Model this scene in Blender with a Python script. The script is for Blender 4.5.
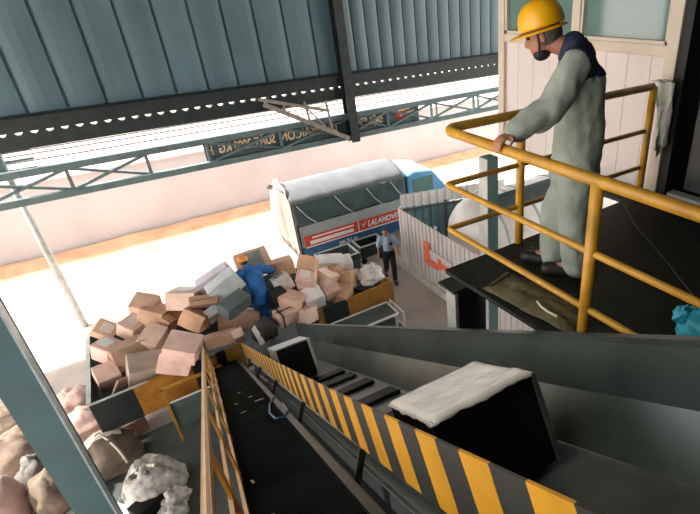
import bpy, bmesh, math, random
from mathutils import Vector as V, Matrix as M, Euler, Quaternion, noise
random.seed(7)
S = bpy.context.scene
for o in list(bpy.data.objects): bpy.data.objects.remove(o)
C = S.collection

# ------------------------------------------------------------------ camera
cam = bpy.data.objects.new('camera', bpy.data.cameras.new('camera')); C.objects.link(cam)
Rr = V((0.80664308, -0.59007921, -0.0336669)); Rd = V((-0.30698728, -0.36961655, -0.87700765)); Rf = V((0.50506014, 0.71776746, -0.47929545))
cam.matrix_world = M.Translation((0, 0, 7.4)) @ M((Rr, -Rd, -Rf)).transposed().to_4x4()
cam.data.sensor_width = 36; cam.data.lens = 500 / 700 * 36; cam.data.shift_x = -112 / 700
cam.data.clip_start = .02; cam.data.clip_end = 400
S.camera = cam
# ------------------------------------------------------------------ light
wd = bpy.data.worlds.new('hazy_sky'); S.world = wd; wd.use_nodes = True
bg = wd.node_tree.nodes['Background']; bg.inputs[0].default_value = (1, .965, .945, 1); bg.inputs[1].default_value = 2.3
sun = bpy.data.objects.new('sun', bpy.data.lights.new('sun', 'SUN')); C.objects.link(sun)
sun.data.energy = 9.0; sun.data.angle = math.radians(4); sun.data.color = (1, .93, .84)
sun.rotation_euler = V((.62, -.30, -.80)).to_track_quat('-Z', 'Y').to_euler()   # light travels +X, -Y, down
S.view_settings.view_transform = 'Standard'; S.view_settings.look = 'None'
S.view_settings.gamma = 1; S.view_settings.use_curve_mapping = False
S.view_settings.exposure = 0.8

# ------------------------------------------------------------------ helpers
def lin(h):
    h = h.lstrip('#'); c = [int(h[i:i+2], 16) / 255 for i in (0, 2, 4)]
    return tuple(x / 12.92 if x <= .04045 else ((x + .055) / 1.055) ** 2.4 for x in c) + (1,)
def mat(name, col, rough=.6, metal=0, var=.12, scale=6, bump=0, bscale=30, spec=.5, col2=None, stretch=None):
    """procedural material: base colour broken up by noise (wear, dirt), optional bump"""
    m = bpy.data.materials.new(name); m.use_nodes = True; nt = m.node_tree; b = nt.nodes['Principled BSDF']
    b.inputs['Roughness'].default_value = rough; b.inputs['Metallic'].default_value = metal
    b.inputs['Specular IOR Level'].default_value = spec
    tc = nt.nodes.new('ShaderNodeTexCoord'); src = tc.outputs['Object']
    if stretch:
        mp = nt.nodes.new('ShaderNodeMapping'); mp.inputs['Scale'].default_value = stretch; nt.links.new(src, mp.inputs[0]); src = mp.outputs[0]
    n = nt.nodes.new('ShaderNodeTexNoise'); n.inputs['Scale'].default_value = scale; n.inputs['Detail'].default_value = 6
    nt.links.new(src, n.inputs['Vector'])
    r = nt.nodes.new('ShaderNodeValToRGB'); c = lin(col)
    c2 = lin(col2) if col2 else tuple(x * (1 - 2 * var) for x in c[:3]) + (1,)
    r.color_ramp.elements[0].color = c2; r.color_ramp.elements[1].color = c if col2 else tuple(min(1, x * (1 + var)) for x in c[:3]) + (1,)
    r.color_ramp.elements[0].position = .32; r.color_ramp.elements[1].position = .62
    nt.links.new(n.outputs['Fac'], r.inputs[0]); nt.links.new(r.outputs[0], b.inputs['Base Color'])
    if bump:
        n2 = nt.nodes.new('ShaderNodeTexNoise'); n2.inputs['Scale'].default_value = bscale; n2.inputs['Detail'].default_value = 4
        nt.links.new(src, n2.inputs['Vector'])
        bp = nt.nodes.new('ShaderNodeBump'); bp.inputs['Strength'].default_value = bump; bp.inputs['Distance'].default_value = .02
        nt.links.new(n2.outputs['Fac'], bp.inputs['Height']); nt.links.new(bp.outputs[0], b.inputs['Normal'])
    return m
def bands(name, axis, stops, low=None, rough=.5, scale=1.0, off=0.0, repeat=None, dirt=.15):
    """paint bands along one object axis: stops=[(pos, colour)], constant; repeat = period"""
    m = bpy.data.materials.new(name); m.use_nodes = True; nt = m.node_tree; b = nt.nodes['Principled BSDF']; b.inputs['Roughness'].default_value = rough
    tc = nt.nodes.new('ShaderNodeTexCoord'); sp = nt.nodes.new('ShaderNodeSeparateXYZ'); nt.links.new(tc.outputs['Object'], sp.inputs[0])
    nz = nt.nodes.new('ShaderNodeTexNoise'); nz.inputs['Scale'].default_value = 9; nz.inputs['Detail'].default_value = 5
    nt.links.new(tc.outputs['Object'], nz.inputs['Vector'])
    a = nt.nodes.new('ShaderNodeMath'); a.operation = 'MULTIPLY_ADD'; nt.links.new(nz.outputs['Fac'], a.inputs[0]); a.inputs[1].default_value = .02; nt.links.new(sp.outputs[axis], a.inputs[2])
    s = nt.nodes.new('ShaderNodeMath'); s.operation = 'SUBTRACT'; nt.links.new(a.outputs[0], s.inputs[0]); s.inputs[1].default_value = off
    d = nt.nodes.new('ShaderNodeMath'); d.operation = 'DIVIDE'; nt.links.new(s.outputs[0], d.inputs[0]); d.inputs[1].default_value = repeat or scale
    out = d.outputs[0]
    if repeat:
        f = nt.nodes.new('ShaderNodeMath'); f.operation = 'FRACT'; nt.links.new(out, f.inputs[0]); out = f.outputs[0]
    r = nt.nodes.new('ShaderNodeValToRGB'); r.color_ramp.interpolation = 'CONSTANT'
    e = r.color_ramp.elements
    while len(e) < len(stops): e.new(.5)
    for i, (p, c) in enumerate(stops): e[i].position = p; e[i].color = lin(c)
    nt.links.new(out, r.inputs[0]); colr = r.outputs[0]
    if low:                                            # plain band on one side of another axis
        ax, lim, c = low
        lt = nt.nodes.new('ShaderNodeMath'); lt.operation = 'LESS_THAN'; nt.links.new(sp.outputs[ax], lt.inputs[0]); lt.inputs[1].default_value = lim
        mx = nt.nodes.new('ShaderNodeMix'); mx.data_type = 'RGBA'; nt.links.new(lt.outputs[0], mx.inputs[0]); nt.links.new(colr, mx.inputs[6]); mx.inputs[7].default_value = lin(c); colr = mx.outputs[2]
    n2 = nt.nodes.new('ShaderNodeTexNoise'); n2.inputs['Scale'].default_value = 5; n2.inputs['Detail'].default_value = 8; nt.links.new(tc.outputs['Object'], n2.inputs['Vector'])
    rr = nt.nodes.new('ShaderNodeMapRange'); nt.links.new(n2.outputs['Fac'], rr.inputs[0]); rr.inputs[1].default_value = .3; rr.inputs[2].default_value = .7; rr.inputs[3].default_value = 1 - 2 * dirt; rr.inputs[4].default_value = 1
    mm = nt.nodes.new('ShaderNodeMix'); mm.data_type = 'RGBA'; mm.blend_type = 'MULTIPLY'; mm.inputs[0].default_value = 1; nt.links.new(colr, mm.inputs[6]); nt.links.new(rr.outputs[0], mm.inputs[7])
    nt.links.new(mm.outputs[2], b.inputs['Base Color'])
    return m

def NB(): return bmesh.new()
def box(bm, c, d, rot=None, taper=None):
    """box centred at c, size d, rotated by a 3x3 matrix / Euler"""
    if rot is None: Rm = M.Identity(3)
    elif isinstance(rot, Euler): Rm = rot.to_matrix()
    else: Rm = rot
    vs = [bm.verts.new(V(c) + Rm @ V((sx * d[0] / 2, sy * d[1] / 2, sz * d[2] / 2))) for sz in (-1, 1) for sy in (-1, 1) for sx in (-1, 1)]
    for f in ((0, 2, 3, 1), (4, 5, 7, 6), (0, 1, 5, 4), (2, 6, 7, 3), (0, 4, 6, 2), (1, 3, 7, 5)): bm.faces.new([vs[i] for i in f])
def bar(bm, a, b, wd_, ht, up=(0, 0, 1)):
    a, b = V(a), V(b); x = (b - a).normalized(); y = V(up).cross(x)
    if y.length < 1e-4: y = V((1, 0, 0)).cross(x)
    y.normalize(); z = x.cross(y)
    box(bm, (a + b) / 2, ((b - a).length, wd_, ht), M((x, y, z)).transposed())
def frame_of(d):
    d = V(d).normalized(); u = V((0, 0, 1)).cross(d)
    if u.length < 1e-3: u = V((1, 0, 0)).cross(d)
    u.normalize(); return u, d.cross(u)
def tube(bm, pts, r, seg=12, cap=True):
    """swept tube through pts, r number or list"""
    pts = [V(p) for p in pts]; n = len(pts); rings = []
    rs = r if isinstance(r, (list, tuple)) else [r] * n
    u = None
    for i, p in enumerate(pts):
        t = (pts[min(i + 1, n - 1)] - pts[max(i - 1, 0)]).normalized()
        if u is None: u, _ = frame_of(t)
        u = (u - t * u.dot(t)).normalized(); w_ = t.cross(u)
        rings.append([bm.verts.new(p + (u * math.cos(2 * math.pi * k / seg) + w_ * math.sin(2 * math.pi * k / seg)) * rs[i]) for k in range(seg)])
    for i in range(n - 1):
        for k in range(seg):
            bm.faces.new((rings[i][k], rings[i][(k + 1) % seg], rings[i + 1][(k + 1) % seg], rings[i + 1][k]))
    if cap: bm.faces.new(rings[0][::-1]); bm.faces.new(rings[-1])
def ball(bm, c, r, rot=None, seg=16):
    r = (r, r, r) if not isinstance(r, (tuple, list)) else r
    mt = M.Translation(V(c)) @ (rot.to_4x4() if rot else M.Identity(4)) @ M.Diagonal((*r, 1))
    bmesh.ops.create_uvsphere(bm, u_segments=seg, v_segments=seg * 2 // 3, radius=1, matrix=mt)
def grid(bm, fn, nu, nv, close_u=False):
    vs = [[bm.verts.new(fn(i / nu, j / nv)) for j in range(nv + 1)] for i in range(nu + (0 if close_u else 1))]
    for i in range(nu):
        for j in range(nv):
            a, b = vs[i], vs[(i + 1) % len(vs)]
            bm.faces.new((a[j], b[j], b[j + 1], a[j + 1]))
    return vs
def lathe(bm, c, prof, axis=(0, 0, 1), seg=24):
    u, w_ = frame_of(axis); ax = V(axis).normalized(); c = V(c)
    rings = [[bm.verts.new(c + ax * h + (u * math.cos(2 * math.pi * k / seg) + w_ * math.sin(2 * math.pi * k / seg)) * max(r, 1e-4)) for k in range(seg)] for r, h in prof]
    for i in range(len(rings) - 1):
        for k in range(seg): bm.faces.new((rings[i][k], rings[i][(k + 1) % seg], rings[i + 1][(k + 1) % seg], rings[i + 1][k]))
def sheet(bm, corners, th, up=None):
    """thin plate through corners with thickness th downwards along its normal"""
    p = [V(c) for c in corners]; nrm = V(up) if up else (p[1] - p[0]).cross(p[2] - p[1]).normalized()
    a = [bm.verts.new(q) for q in p]; b = [bm.verts.new(q - nrm * th) for q in p]; k = len(p)
    bm.faces.new(a); bm.faces.new(b[::-1])
    for i in range(k): bm.faces.new((a[i], b[i], b[(i + 1) % k], a[(i + 1) % k]))

def obj(name, bm, m, parent=None, bevel=0, smooth=False, solid=0, sub=0):
    bmesh.ops.recalc_face_normals(bm, faces=bm.faces)
    me = bpy.data.meshes.new(name); bm.to_mesh(me); bm.free()
    me.materials.append(m)
    if smooth:
        for p in me.polygons: p.use_smooth = True
    o = bpy.data.objects.new(name, me); C.objects.link(o)
    if bevel:
        b = o.modifiers.new('bevel', 'BEVEL'); b.width = bevel; b.segments = 2; b.limit_method = 'ANGLE'
    if solid:
        s = o.modifiers.new('solid', 'SOLIDIFY'); s.thickness = solid
    if sub:
        s = o.modifiers.new('sub', 'SUBSURF'); s.levels = sub; s.render_levels = sub
    if parent:
        o.parent = parent
        if parent.type == 'EMPTY': o.location = -parent.location     # meshes are written in world coordinates
    return o
def tag(o, label, cat, group=None):
    o['label'] = label; o['category'] = cat
    if group: o['group'] = group
    return o
def thing(name, label, cat, loc, group=None):
    o = bpy.data.objects.new(name, None); C.objects.link(o); o.location = loc; o.empty_display_size = .1
    return tag(o, label, cat, group)
def struct(name, bm, m, parent=None, **k):
    o = obj(name, bm, m, parent, **k)
    if not parent: o['kind'] = 'structure'
    return o
def fuse(o, voxel, smooth=3):
    """merge overlapping solids of one mesh into a single continuous skin"""
    r = o.modifiers.new('r', 'REMESH'); r.mode = 'VOXEL'; r.voxel_size = voxel; r.use_smooth_shade = True
    if smooth:
        s = o.modifiers.new('s', 'SMOOTH'); s.factor = .5; s.iterations = smooth
    dg = bpy.context.evaluated_depsgraph_get(); dg.update()
    me = bpy.data.meshes.new_from_object(o.evaluated_get(dg)); o.modifiers.clear()
    mm = o.data.materials[0]; o.data = me
    if not me.materials: me.materials.append(mm)
    for p in me.polygons: p.use_smooth = True
    return o
def text_mesh(name, body, size, origin, xdir, ydir, m, parent, depth=.004, mirror=False, align='LEFT', shear=0, bold=0, sx=1.0):
    cu = bpy.data.curves.new(name, 'FONT'); cu.body = body; cu.size = size; cu.extrude = depth; cu.align_x = align; cu.shear = shear; cu.offset = bold; cu.resolution_u = 3
    t = bpy.data.objects.new(name, cu); C.objects.link(t)
    dg = bpy.context.evaluated_depsgraph_get(); dg.update()
    me = bpy.data.meshes.new_from_object(t.evaluated_get(dg)); C.objects.unlink(t); bpy.data.objects.remove(t)
    x = V(xdir).normalized() * sx; y = V(ydir).normalized(); z = x.cross(y).normalized()
    if mirror: x = -x
    A = M((x, y, z)).transposed().to_4x4(); A.translation = V(origin); me.transform(A)
    if mirror: me.flip_normals()
    me.materials.clear(); me.materials.append(m)
    o = bpy.data.objects.new(name, me); C.objects.link(o)
    if parent:
        o.parent = parent
        if parent.type == 'EMPTY': o.location = -parent.location
    return o

# ------------------------------------------------------------------ materials
MT = {}
MT['concrete'] = mat('concrete', '#b0a49a', .85, scale=.7, var=.10, bump=.1, bscale=8)
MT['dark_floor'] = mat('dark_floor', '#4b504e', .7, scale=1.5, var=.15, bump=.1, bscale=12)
MT['dirt'] = mat('soil', '#c99a78', .95, scale=1.5, var=.12, bump=.5, bscale=6)
MT['plaster'] = mat('plaster', '#c6bcba', .9, scale=.6, var=.05)
MT['clad'] = mat('cladding', '#557078', .45, .0, scale=1.2, var=.10, spec=.6, stretch=(1, 1, .3))
MT['dark_steel'] = mat('dark_steel', '#1f2a29', .55, scale=4, var=.2)
MT['truss'] = mat('truss_paint', '#5d6f70', .55, scale=5, var=.1)
MT['column'] = mat('column_paint', '#41646b', .5, scale=2, var=.06)
MT['post_green'] = mat('post_green', '#5f8381', .5, scale=3, var=.08)
MT['roof'] = mat('roof_sheet', '#343b3a', .7, var=.05)
MT['inner_wall'] = mat('inner_wall', '#262a28', .8, var=.1)
MT['cabin'] = mat('cabin_panel', '#d9cfca', .5, scale=2, var=.03)
MT['alu'] = mat('cabin_frame', '#cdbfae', .4, scale=3, var=.05)
MT['glass'] = mat('cabin_glass', '#5f7a72', .06, scale=1, var=.02, spec=.9)
MT['door'] = mat('door_steel', '#2a3533', .35, scale=2, var=.12)
MT['black'] = mat('black', '#0b0c0c', .6, var=.1)
MT['plate'] = mat('platform_plate', '#1f211c', .6, spec=.25, scale=8, var=.25, bump=.15, bscale=60)
MT['yellow_pipe'] = mat('yellow_pipe', '#c8952b', .4, scale=7, var=.14, bump=.05, col2='#a87a24')
MT['conv_steel'] = mat('conveyor_steel', '#56615e', .34, .55, scale=2.2, var=.14, spec=.5)
MT['belt'] = mat('belt_grey', '#55595a', .3, .0, scale=4, var=.2, spec=.8)
MT['rubber'] = mat('black_rubber', '#0a0d0c', .6, spec=.3, scale=9, var=.25, bump=.15, bscale=25)
MT['side_belt'] = mat('side_belt', '#121918', .95, spec=.02, scale=3, var=.2, bump=.2, bscale=14)
MT['frame_grey'] = mat('frame_grey', '#5b6361', .4, .4, scale=5, var=.15)
MT['rail_dark'] = mat('rail_dark', '#333938', .4, .3, scale=5, var=.15)
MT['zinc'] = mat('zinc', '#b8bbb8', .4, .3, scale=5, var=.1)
MT['rail_tan'] = mat('rail_tan', '#b89878', .5, scale=6, var=.12, col2='#b08a55')
MT['rail_yellow'] = mat('rail_yellow', '#a97b2c', .5, scale=8, var=.15)
MT['white_film'] = mat('white_film', '#f2eeec', .2, spec=1.0, scale=5, var=.06, bump=.35, bscale=18)
MT['black_carton'] = mat('black_carton', '#040505', .6, spec=.25, scale=6, var=.2)
MT['green_steel'] = mat('green_steel', '#51605a', .5, scale=3, var=.15)
MT['blue'] = mat('truck_blue', '#27577f', .4, scale=3, var=.1)
MT['cab_blue'] = mat('cab_blue', '#5f9cc6', .3, scale=3, var=.05)
MT['tarp_top'] = mat('tarp_top', '#5e6165', .7, scale=3, var=.06, bump=.3, bscale=3)
MT['tarp_side'] = mat('tarp_side', '#3e5354', .7, scale=3, var=.12, bump=.3, bscale=4)
MT['truck_grey'] = mat('truck_grey', '#9aa09e', .6, scale=3, var=.05)
MT['red'] = mat('banner_red', '#c8402f', .6, scale=4, var=.08)
MT['white'] = mat('white_paint', '#e6e2de', .5, scale=4, var=.04)
MT['pink'] = mat('curtain_pink', '#9c877e', .8, scale=3, var=.08)
MT['orange'] = mat('logo_orange', '#e2673c', .6, scale=4, var=.06)
MT['letter'] = mat('letter_cream', '#f0cda4', .7, scale=9, var=.15)
MT['banner'] = mat('banner_teal', '#4a5d60', .7, scale=3, var=.1)
MT['tyre'] = mat('tyre', '#151515', .8)
MT['cable'] = mat('cable', '#4a4a4a', .6)
MT['tank'] = mat('tank_white', '#e3dbd5', .45, scale=1.5, var=.05)
MT['teal_fence'] = mat('fence_teal', '#6d9196', .5, scale=2, var=.08)
MT['fence'] = mat('fence_white', '#cbc3be', .5, scale=1.2, var=.06)
MT['skin'] = mat('skin', '#a9735a', .5, scale=12, var=.08)
MT['hair'] = mat('hair', '#2a2a29', .7, scale=40, var=.3)
MT['coverall'] = mat('coverall', '#939c92', .85, scale=5, var=.06, bump=.7, bscale=9)
MT['navy'] = mat('navy', '#1c2440', .8, scale=8, var=.1)
MT['blue_cloth'] = mat('blue_cloth', '#2a6cb0', .85, scale=8, var=.12, bump=.7, bscale=12)
MT['light_shirt'] = mat('light_shirt', '#a3b8cf', .85, scale=8, var=.05, bump=.5, bscale=12)
MT['trousers'] = mat('trousers', '#181c26', .85, scale=8, var=.1)
MT['helmet'] = mat('helmet', '#e0a411', .3, scale=3, var=.04)
MT['cap'] = mat('cap_orange', '#dd8f45', .7, scale=9, var=.08)
MT['shoe'] = mat('shoe', '#121212', .5)
MT['eye'] = mat('eye', '#151010', .2)
MT['rag'] = mat('rag', '#c9cdc4', .85, scale=8, var=.1, bump=.6, bscale=14)
MT['bluebag'] = mat('blue_bag', '#46b6d2', .35, scale=6, var=.15, bump=.5, bscale=14)
MT['olive'] = mat('olive_sack', '#5a5238', .9, scale=6, var=.18, bump=.6, bscale=30)
MT['sack_pink'] = mat('sack_pink', '#ab9087', .8, scale=4, var=.1, bump=.6, bscale=9)
MT['sack_brown'] = mat('sack_brown', '#6b5c4f', .85, scale=5, var=.14, bump=.6, bscale=9)
MT['sack_tan'] = mat('sack_tan', '#7d6c5e', .85, scale=5, var=.12, bump=.6, bscale=9)
MT['sack_grey'] = mat('sack_grey', '#66645f', .85, scale=5, var=.14, bump=.6, bscale=9)
MT['plastic'] = mat('clear_plastic', '#b9b1a8', .25, scale=7, var=.28, bump=.8, bscale=9, spec=.7)
MT['strap'] = mat('strap', '#d7cbb9', .6, var=.08)

# ------------------------------------------------------------------ the setting
bm = NB(); sheet(bm, [(-60, -12, 0), (80, -12, 0), (80, 120, 0), (-60, 120, 0)], .1, (0, 0, 1)); struct('floor', bm, MT['concrete'])
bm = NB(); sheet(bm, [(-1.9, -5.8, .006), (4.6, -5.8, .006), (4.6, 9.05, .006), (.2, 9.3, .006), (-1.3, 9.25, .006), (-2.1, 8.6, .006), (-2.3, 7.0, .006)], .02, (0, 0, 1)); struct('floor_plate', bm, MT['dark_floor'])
bm = NB()                                                        # soil strip along the far wall
def soil(u, v):
    x = -40 + 90 * u; y = 17.85 + 1.5 * v + .12 * noise.noise(V((x * .7, 0, 3))) * (1 - v)
    return V((x, y, .005 + .22 * v + (.05 * noise.noise(V((x * 1.7, y * 2, 0))) if v > .1 else 0)))
grid(bm, soil, 220, 6); o = obj('soil_bank', bm, MT['dirt'], smooth=True); tag(o, 'strip of orange soil along the foot of the far yard wall', 'soil'); o['kind'] = 'stuff'
bm = NB(); box(bm, (5, 19.6, 1.25), (90, .3, 2.5)); box(bm, (5, 19.6, 2.53), (90, .4, .06)); struct('wall_back', bm, MT['plaster'])

bm = NB()                                                        # ribbed cladding above the opening, seen from inside
xs = []
x = -9.0
while x < 16:
    p = .72 if x < 5.9 else .41
    xs += [(x, 0), (x + p * .2, -.018), (x + p * .45, -.026), (x + p * .7, -.018), (x + p * .88, .0), (x + p * .91, .06), (x + p * .97, .06)]
    x += p
lo = [bm.verts.new((a, 14.12 + d, 5.28)) for a, d in xs]; hi = [bm.verts.new((a, 14.12 + d, 9.6)) for a, d in xs]
for i in range(len(xs) - 1): bm.faces.new((lo[i], lo[i + 1], hi[i + 1], hi[i]))
struct('wall_front', bm, MT['clad'], solid=.01)
bm = NB(); box(bm, (3.5, 14.0, 5.145), (26, .16, .33)); box(bm, (3.5, 13.86, 5.27), (26, .12, .03)); struct('trim_1', bm, MT['dark_steel'])   # purlin
bm = NB()                                                        # eave beam whose corrugated upper edge lets light through
x0, x1, st = -9.0, 16.0, .0417
top, bot, tb, bb = [], [], [], []
k = 0; x = x0
while x <= x1:
    z = 4.95 + .04 * max(-1, min(1, 1.5 * math.sin(2 * math.pi * x / .27)))
    for L, y, zz in ((top, 13.98, z), (bot, 13.98, 4.62), (tb, 14.10, z), (bb, 14.10, 4.62)): L.append(bm.verts.new((x, y, zz)))
    x += st
for i in range(len(top) - 1):
    bm.faces.new((bot[i], bot[i + 1], top[i + 1], top[i])); bm.faces.new((top[i], top[i + 1], tb[i + 1], tb[i]))
    bm.faces.new((tb[i], tb[i + 1], bb[i + 1], bb[i])); bm.faces.new((bb[i], bb[i + 1], bot[i + 1], bot[i]))
struct('trim_2', bm, MT['dark_steel'])
bm = NB(); box(bm, (6.0, 13.85, 6.5), (.05, .26, 6.2)); box(bm, (6.0, 13.98, 6.5), (.30, .03, 6.2)); box(bm, (6.0, 13.72, 6.5), (.26, .03, 6.2)); struct('trim_3', bm, MT['dark_steel'])  # hanging roof column
bm = NB()                                                        # lattice girder under the eave
zb, zt, Yt = 3.52, 4.13, 14.0
for z in (zb, zt): box(bm, (3.5, Yt, z), (26, .16, .15))
vx = [-5.85, -4.2, -2.55, -.9, .68, 2.05, 3.92, 5.98, 7.25, 8.85, 10.57, 12.2, 13.8]
for i, x in enumerate(vx):
    bar(bm, (x, Yt, zb), (x, Yt, zt), .07, .07, (0, 1, 0))
    if x > 8.5: bar(bm, (x + .2, Yt, zb), (x + .2, Yt, zt), .05, .05, (0, 1, 0))
    if i < len(vx) - 1 and i != 5 - 1 + 0:
        bar(bm, (x, Yt - .03, zb + .06), (vx[i + 1], Yt - .03, zt - .06), .06, .07, (0, 1, 0)); bar(bm, (x, Yt + .03, zt - .06), (vx[i + 1], Yt + .03, zb + .06), .06, .07, (0, 1, 0))
struct('trim_4', bm, MT['truss'])
bm = NB()                                                        # outrigger lattice bracket from the foot of the roof column
ka, kb, kc, kd = V((5.78, 13.72, 3.55)), V((3.6, 13.72, 4.84)), V((5.3, 13.72, 4.42)), V((3.5, 13.72, 4.98))
bar(bm, ka, kb, .10, .12); bar(bm, kc, kd, .08, .08); bar(bm, (5.33, 13.72, 3.85), (5.25, 13.72, 4.7), .05, .05, (0, 1, 0)); bar(bm, (4.72, 13.72, 4.2), (4.66, 13.72, 4.75), .05, .05, (0, 1, 0)); bar(bm, (4.66, 13.72, 4.62), (5.1, 13.72, 4.05), .04, .04, (0, 1, 0)); bar(bm, (4.1, 13.72, 4.55), (4.08, 13.72, 4.85), .05, .05, (0, 1, 0))
struct('trim_5', bm, mat('bracket_paint', '#8d8479', .6))
bm = NB()                                                        # roof with a gap on the left for the added rooflight
for xa, xb, ya, yb in ((-9, -4.6, -9, 14.3), (-1.2, 16, -9, 14.3), (-4.6, -1.2, -9, .2), (-4.6, -1.2, 5.2, 14.3)): box(bm, ((xa + xb) / 2, (ya + yb) / 2, 9.75), (xb - xa, yb - ya, .1))
struct('ceiling', bm, MT['roof'])
fg = bpy.data.materials.new('added_rooflight_sheet'); fg.use_nodes = True; nt = fg.node_tree; nt.nodes.remove(nt.nodes['Principled BSDF'])
tl = nt.nodes.new('ShaderNodeBsdfTranslucent'); df = nt.nodes.new('ShaderNodeBsdfDiffuse'); ms = nt.nodes.new('ShaderNodeMixShader'); nz = nt.nodes.new('ShaderNodeTexNoise'); nz.inputs['Scale'].default_value = 3
rp = nt.nodes.new('ShaderNodeValToRGB'); rp.color_ramp.elements[0].color = (.8, .8, .76, 1); rp.color_ramp.elements[1].color = (.95, .95, .92, 1); nt.links.new(nz.outputs['Fac'], rp.inputs[0]); nt.links.new(rp.outputs[0], tl.inputs[0])
df.inputs[0].default_value = (.5, .5, .47, 1); ms.inputs[0].default_value = .15; nt.links.new(tl.outputs[0], ms.inputs[1]); nt.links.new(df.outputs[0], ms.inputs[2]); nt.links.new(ms.outputs[0], nt.nodes['Material Output'].inputs[0])
bm = NB(); box(bm, (-2.9, 2.7, 9.72), (3.4, 5.0, .004)); struct('window_3', bm, fg)  # unseen rooflight, added to brighten the carton top, stripes and rails
bm = NB(); box(bm, (3.5, -6, 4.85), (25, .2, 9.7)); struct('wall_rear', bm, MT['inner_wall'])
bm = NB(); box(bm, (7.2, -1.8, 4.85), (.2, 8.6, 9.7)); struct('wall_right', bm, MT['inner_wall'])

# big near column on the left
bm = NB()
box(bm, (-1.52, 6.0, 4.8), (.335, .03, 9.6)); box(bm, (-1.52, 6.30, 4.8), (.335, .03, 9.6)); box(bm, (-1.675, 6.15, 4.8), (.02, .3, 9.6))
box(bm, (-1.52, 6.15, .02), (.5, .45, .04)); struct('trim_6', bm, MT['column'])
bm = NB(); box(bm, (-1.345, 6.075, 4.8), (.02, .19, 9.6)); struct('trim_lit_edge', bm, mat('column_lit_edge', '#9fb0b5', .4))  # added pale plate: the column's lit right edge painted as a lighter colour

# ---- platform
bm = NB()
sheet(bm, [(1.69, 2.62, 5.6), (1.90, -2.5, 5.6), (4.06, -2.5, 5.6), (4.06, 3.3, 5.6), (3.72, 3.3, 5.6), (3.72, 2.62, 5.6)][::-1], .03, (0, 0, 1))
struct('floor_platform', bm, MT['plate'])
bm = NB()
bar(bm, (2.1, 2.5, 5.5), (4.0, 2.5, 5.5), .08, .14); bar(bm, (2.1, 2.5, 5.5), (2.1, -2.4, 5.5), .08, .14); bar(bm, (4.0, 3.2, 5.5), (4.0, -2.4, 5.5), .08, .14)
struct('trim_7', bm, MT['dark_steel'])
bm = NB()                                                        # flanged column under the platform corner
box(bm, (2.06, 2.97, 2.6), (.26, .03, 5.2)); box(bm, (2.19, 2.9, 2.6), (.02, .2, 5.2)); box(bm, (2.02, 2.92, 5.22), (.28, .22, .02)); struct('trim_8', bm, MT['dark_steel'])
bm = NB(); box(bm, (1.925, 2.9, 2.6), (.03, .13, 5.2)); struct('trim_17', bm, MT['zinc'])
bm = NB(); box(bm, (3.77, 4.7, 2.76), (.17, .17, 5.52)); box(bm, (3.77, 4.7, .02), (.45, .45, .04)); struct('trim_9', bm, MT['post_green'], bevel=.01); bm = NB(); box(bm, (3.68, 4.7, 2.76), (.012, .17, 5.5)); struct('trim_lit_face', bm, MT['zinc'])  # cabin post; added pale plate paints its left face as lit
bm = NB(); box(bm, (5.4, 4.7, 4.84), (3.1, .14, .2)); box(bm, (5.4, 4.9, 4.66), (3.1, .06, .08)); struct('trim_10', bm, MT['truss'])
# ---- cabin beside the platform
XC = 4.0
bm = NB()
y = 2.52
for k in range(9):                                               # grooved wall sheets under the windows
    box(bm, (XC + .045, y + .122, 6.24), (.03, .241, 1.28)); y += .245
box(bm, (XC + .075, 3.64, 6.24), (.03, 2.2, 1.28))
box(bm, (5.3, 4.76, 7.2), (2.6, .06, 3.3)); box(bm, (6.6, 3.65, 7.2), (.06, 2.2, 3.3)); box(bm, (5.3, 3.65, 8.85), (2.6, 2.3, .06)); box(bm, (5.3, 3.65, 5.58), (2.6, 2.2, .04)); box(bm, (5.3, 2.53, 7.2), (2.5, .06, 3.3))
struct('wall_cabin', bm, MT['cabin'])
bm = NB()
for yy, ww in ((4.73, .1), (3.62, .085), (2.56, .11)): box(bm, (XC + .02, yy, 7.2), (.07, ww, 3.3))
for zz, hh in ((6.85, .09), (8.78, .1)): box(bm, (XC + .022, 3.64, zz), (.06, 2.2, hh))
struct('trim_11', bm, MT['alu'], bevel=.006)
bm = NB(); box(bm, (XC + .03, 3.64, 5.55), (.1, 2.26, .12)); struct('trim_12', bm, MT['dark_steel'])
for i, (ya, yb) in enumerate(((3.66, 4.68), (2.615, 3.58))):
    bm = NB()
    for yy in (ya + .015, yb - .015): box(bm, (XC + .025, yy, 7.81), (.05, .03, 1.84))
    for zz in (6.91, 8.71): box(bm, (XC + .025, (ya + yb) / 2, zz), (.05, yb - ya, .03))
    f = struct('window_%d' % (i + 1), bm, MT['alu'])
    bm = NB(); box(bm, (XC + .04, (ya + yb) / 2, 7.81), (.012, yb - ya - .03, 1.8)); obj('pane', bm, MT['glass'], f)
# ---- dark doorway to the right of the cabin
bm = NB()
box(bm, (4.07, 2.46, 7.1), (.12, .07, 3.0)); box(bm, (4.07, 1.1, 8.3), (.12, 2.7, .1)); struct('trim_13', bm, MT['black'])
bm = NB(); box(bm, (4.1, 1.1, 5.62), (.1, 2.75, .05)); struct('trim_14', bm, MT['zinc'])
bm = NB(); box(bm, (5.6, 2.47, 7.1), (2.9, .04, 3.0)); box(bm, (7.0, 0, 7.1), (.05, 5, 3.0)); box(bm, (5.6, -2.5, 7.1), (2.9, .05, 3.0)); box(bm, (5.6, 0, 5.55), (2.9, 5, .05)); box(bm, (5.6, 0, 8.62), (2.9, 5, .05)); box(bm, (4.12, -1.3, 7.1), (.06, 2.4, 3.0)); box(bm, (4.12, 0, 8.5), (.06, 5, .3))
struct('wall_doorway', bm, MT['inner_wall'])
bm = NB(); box(bm, (4.17, 1.72, 7.0), (.04, 1.22, 2.65)); d = struct('door_1', bm, MT['door'], bevel=.004)
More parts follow.
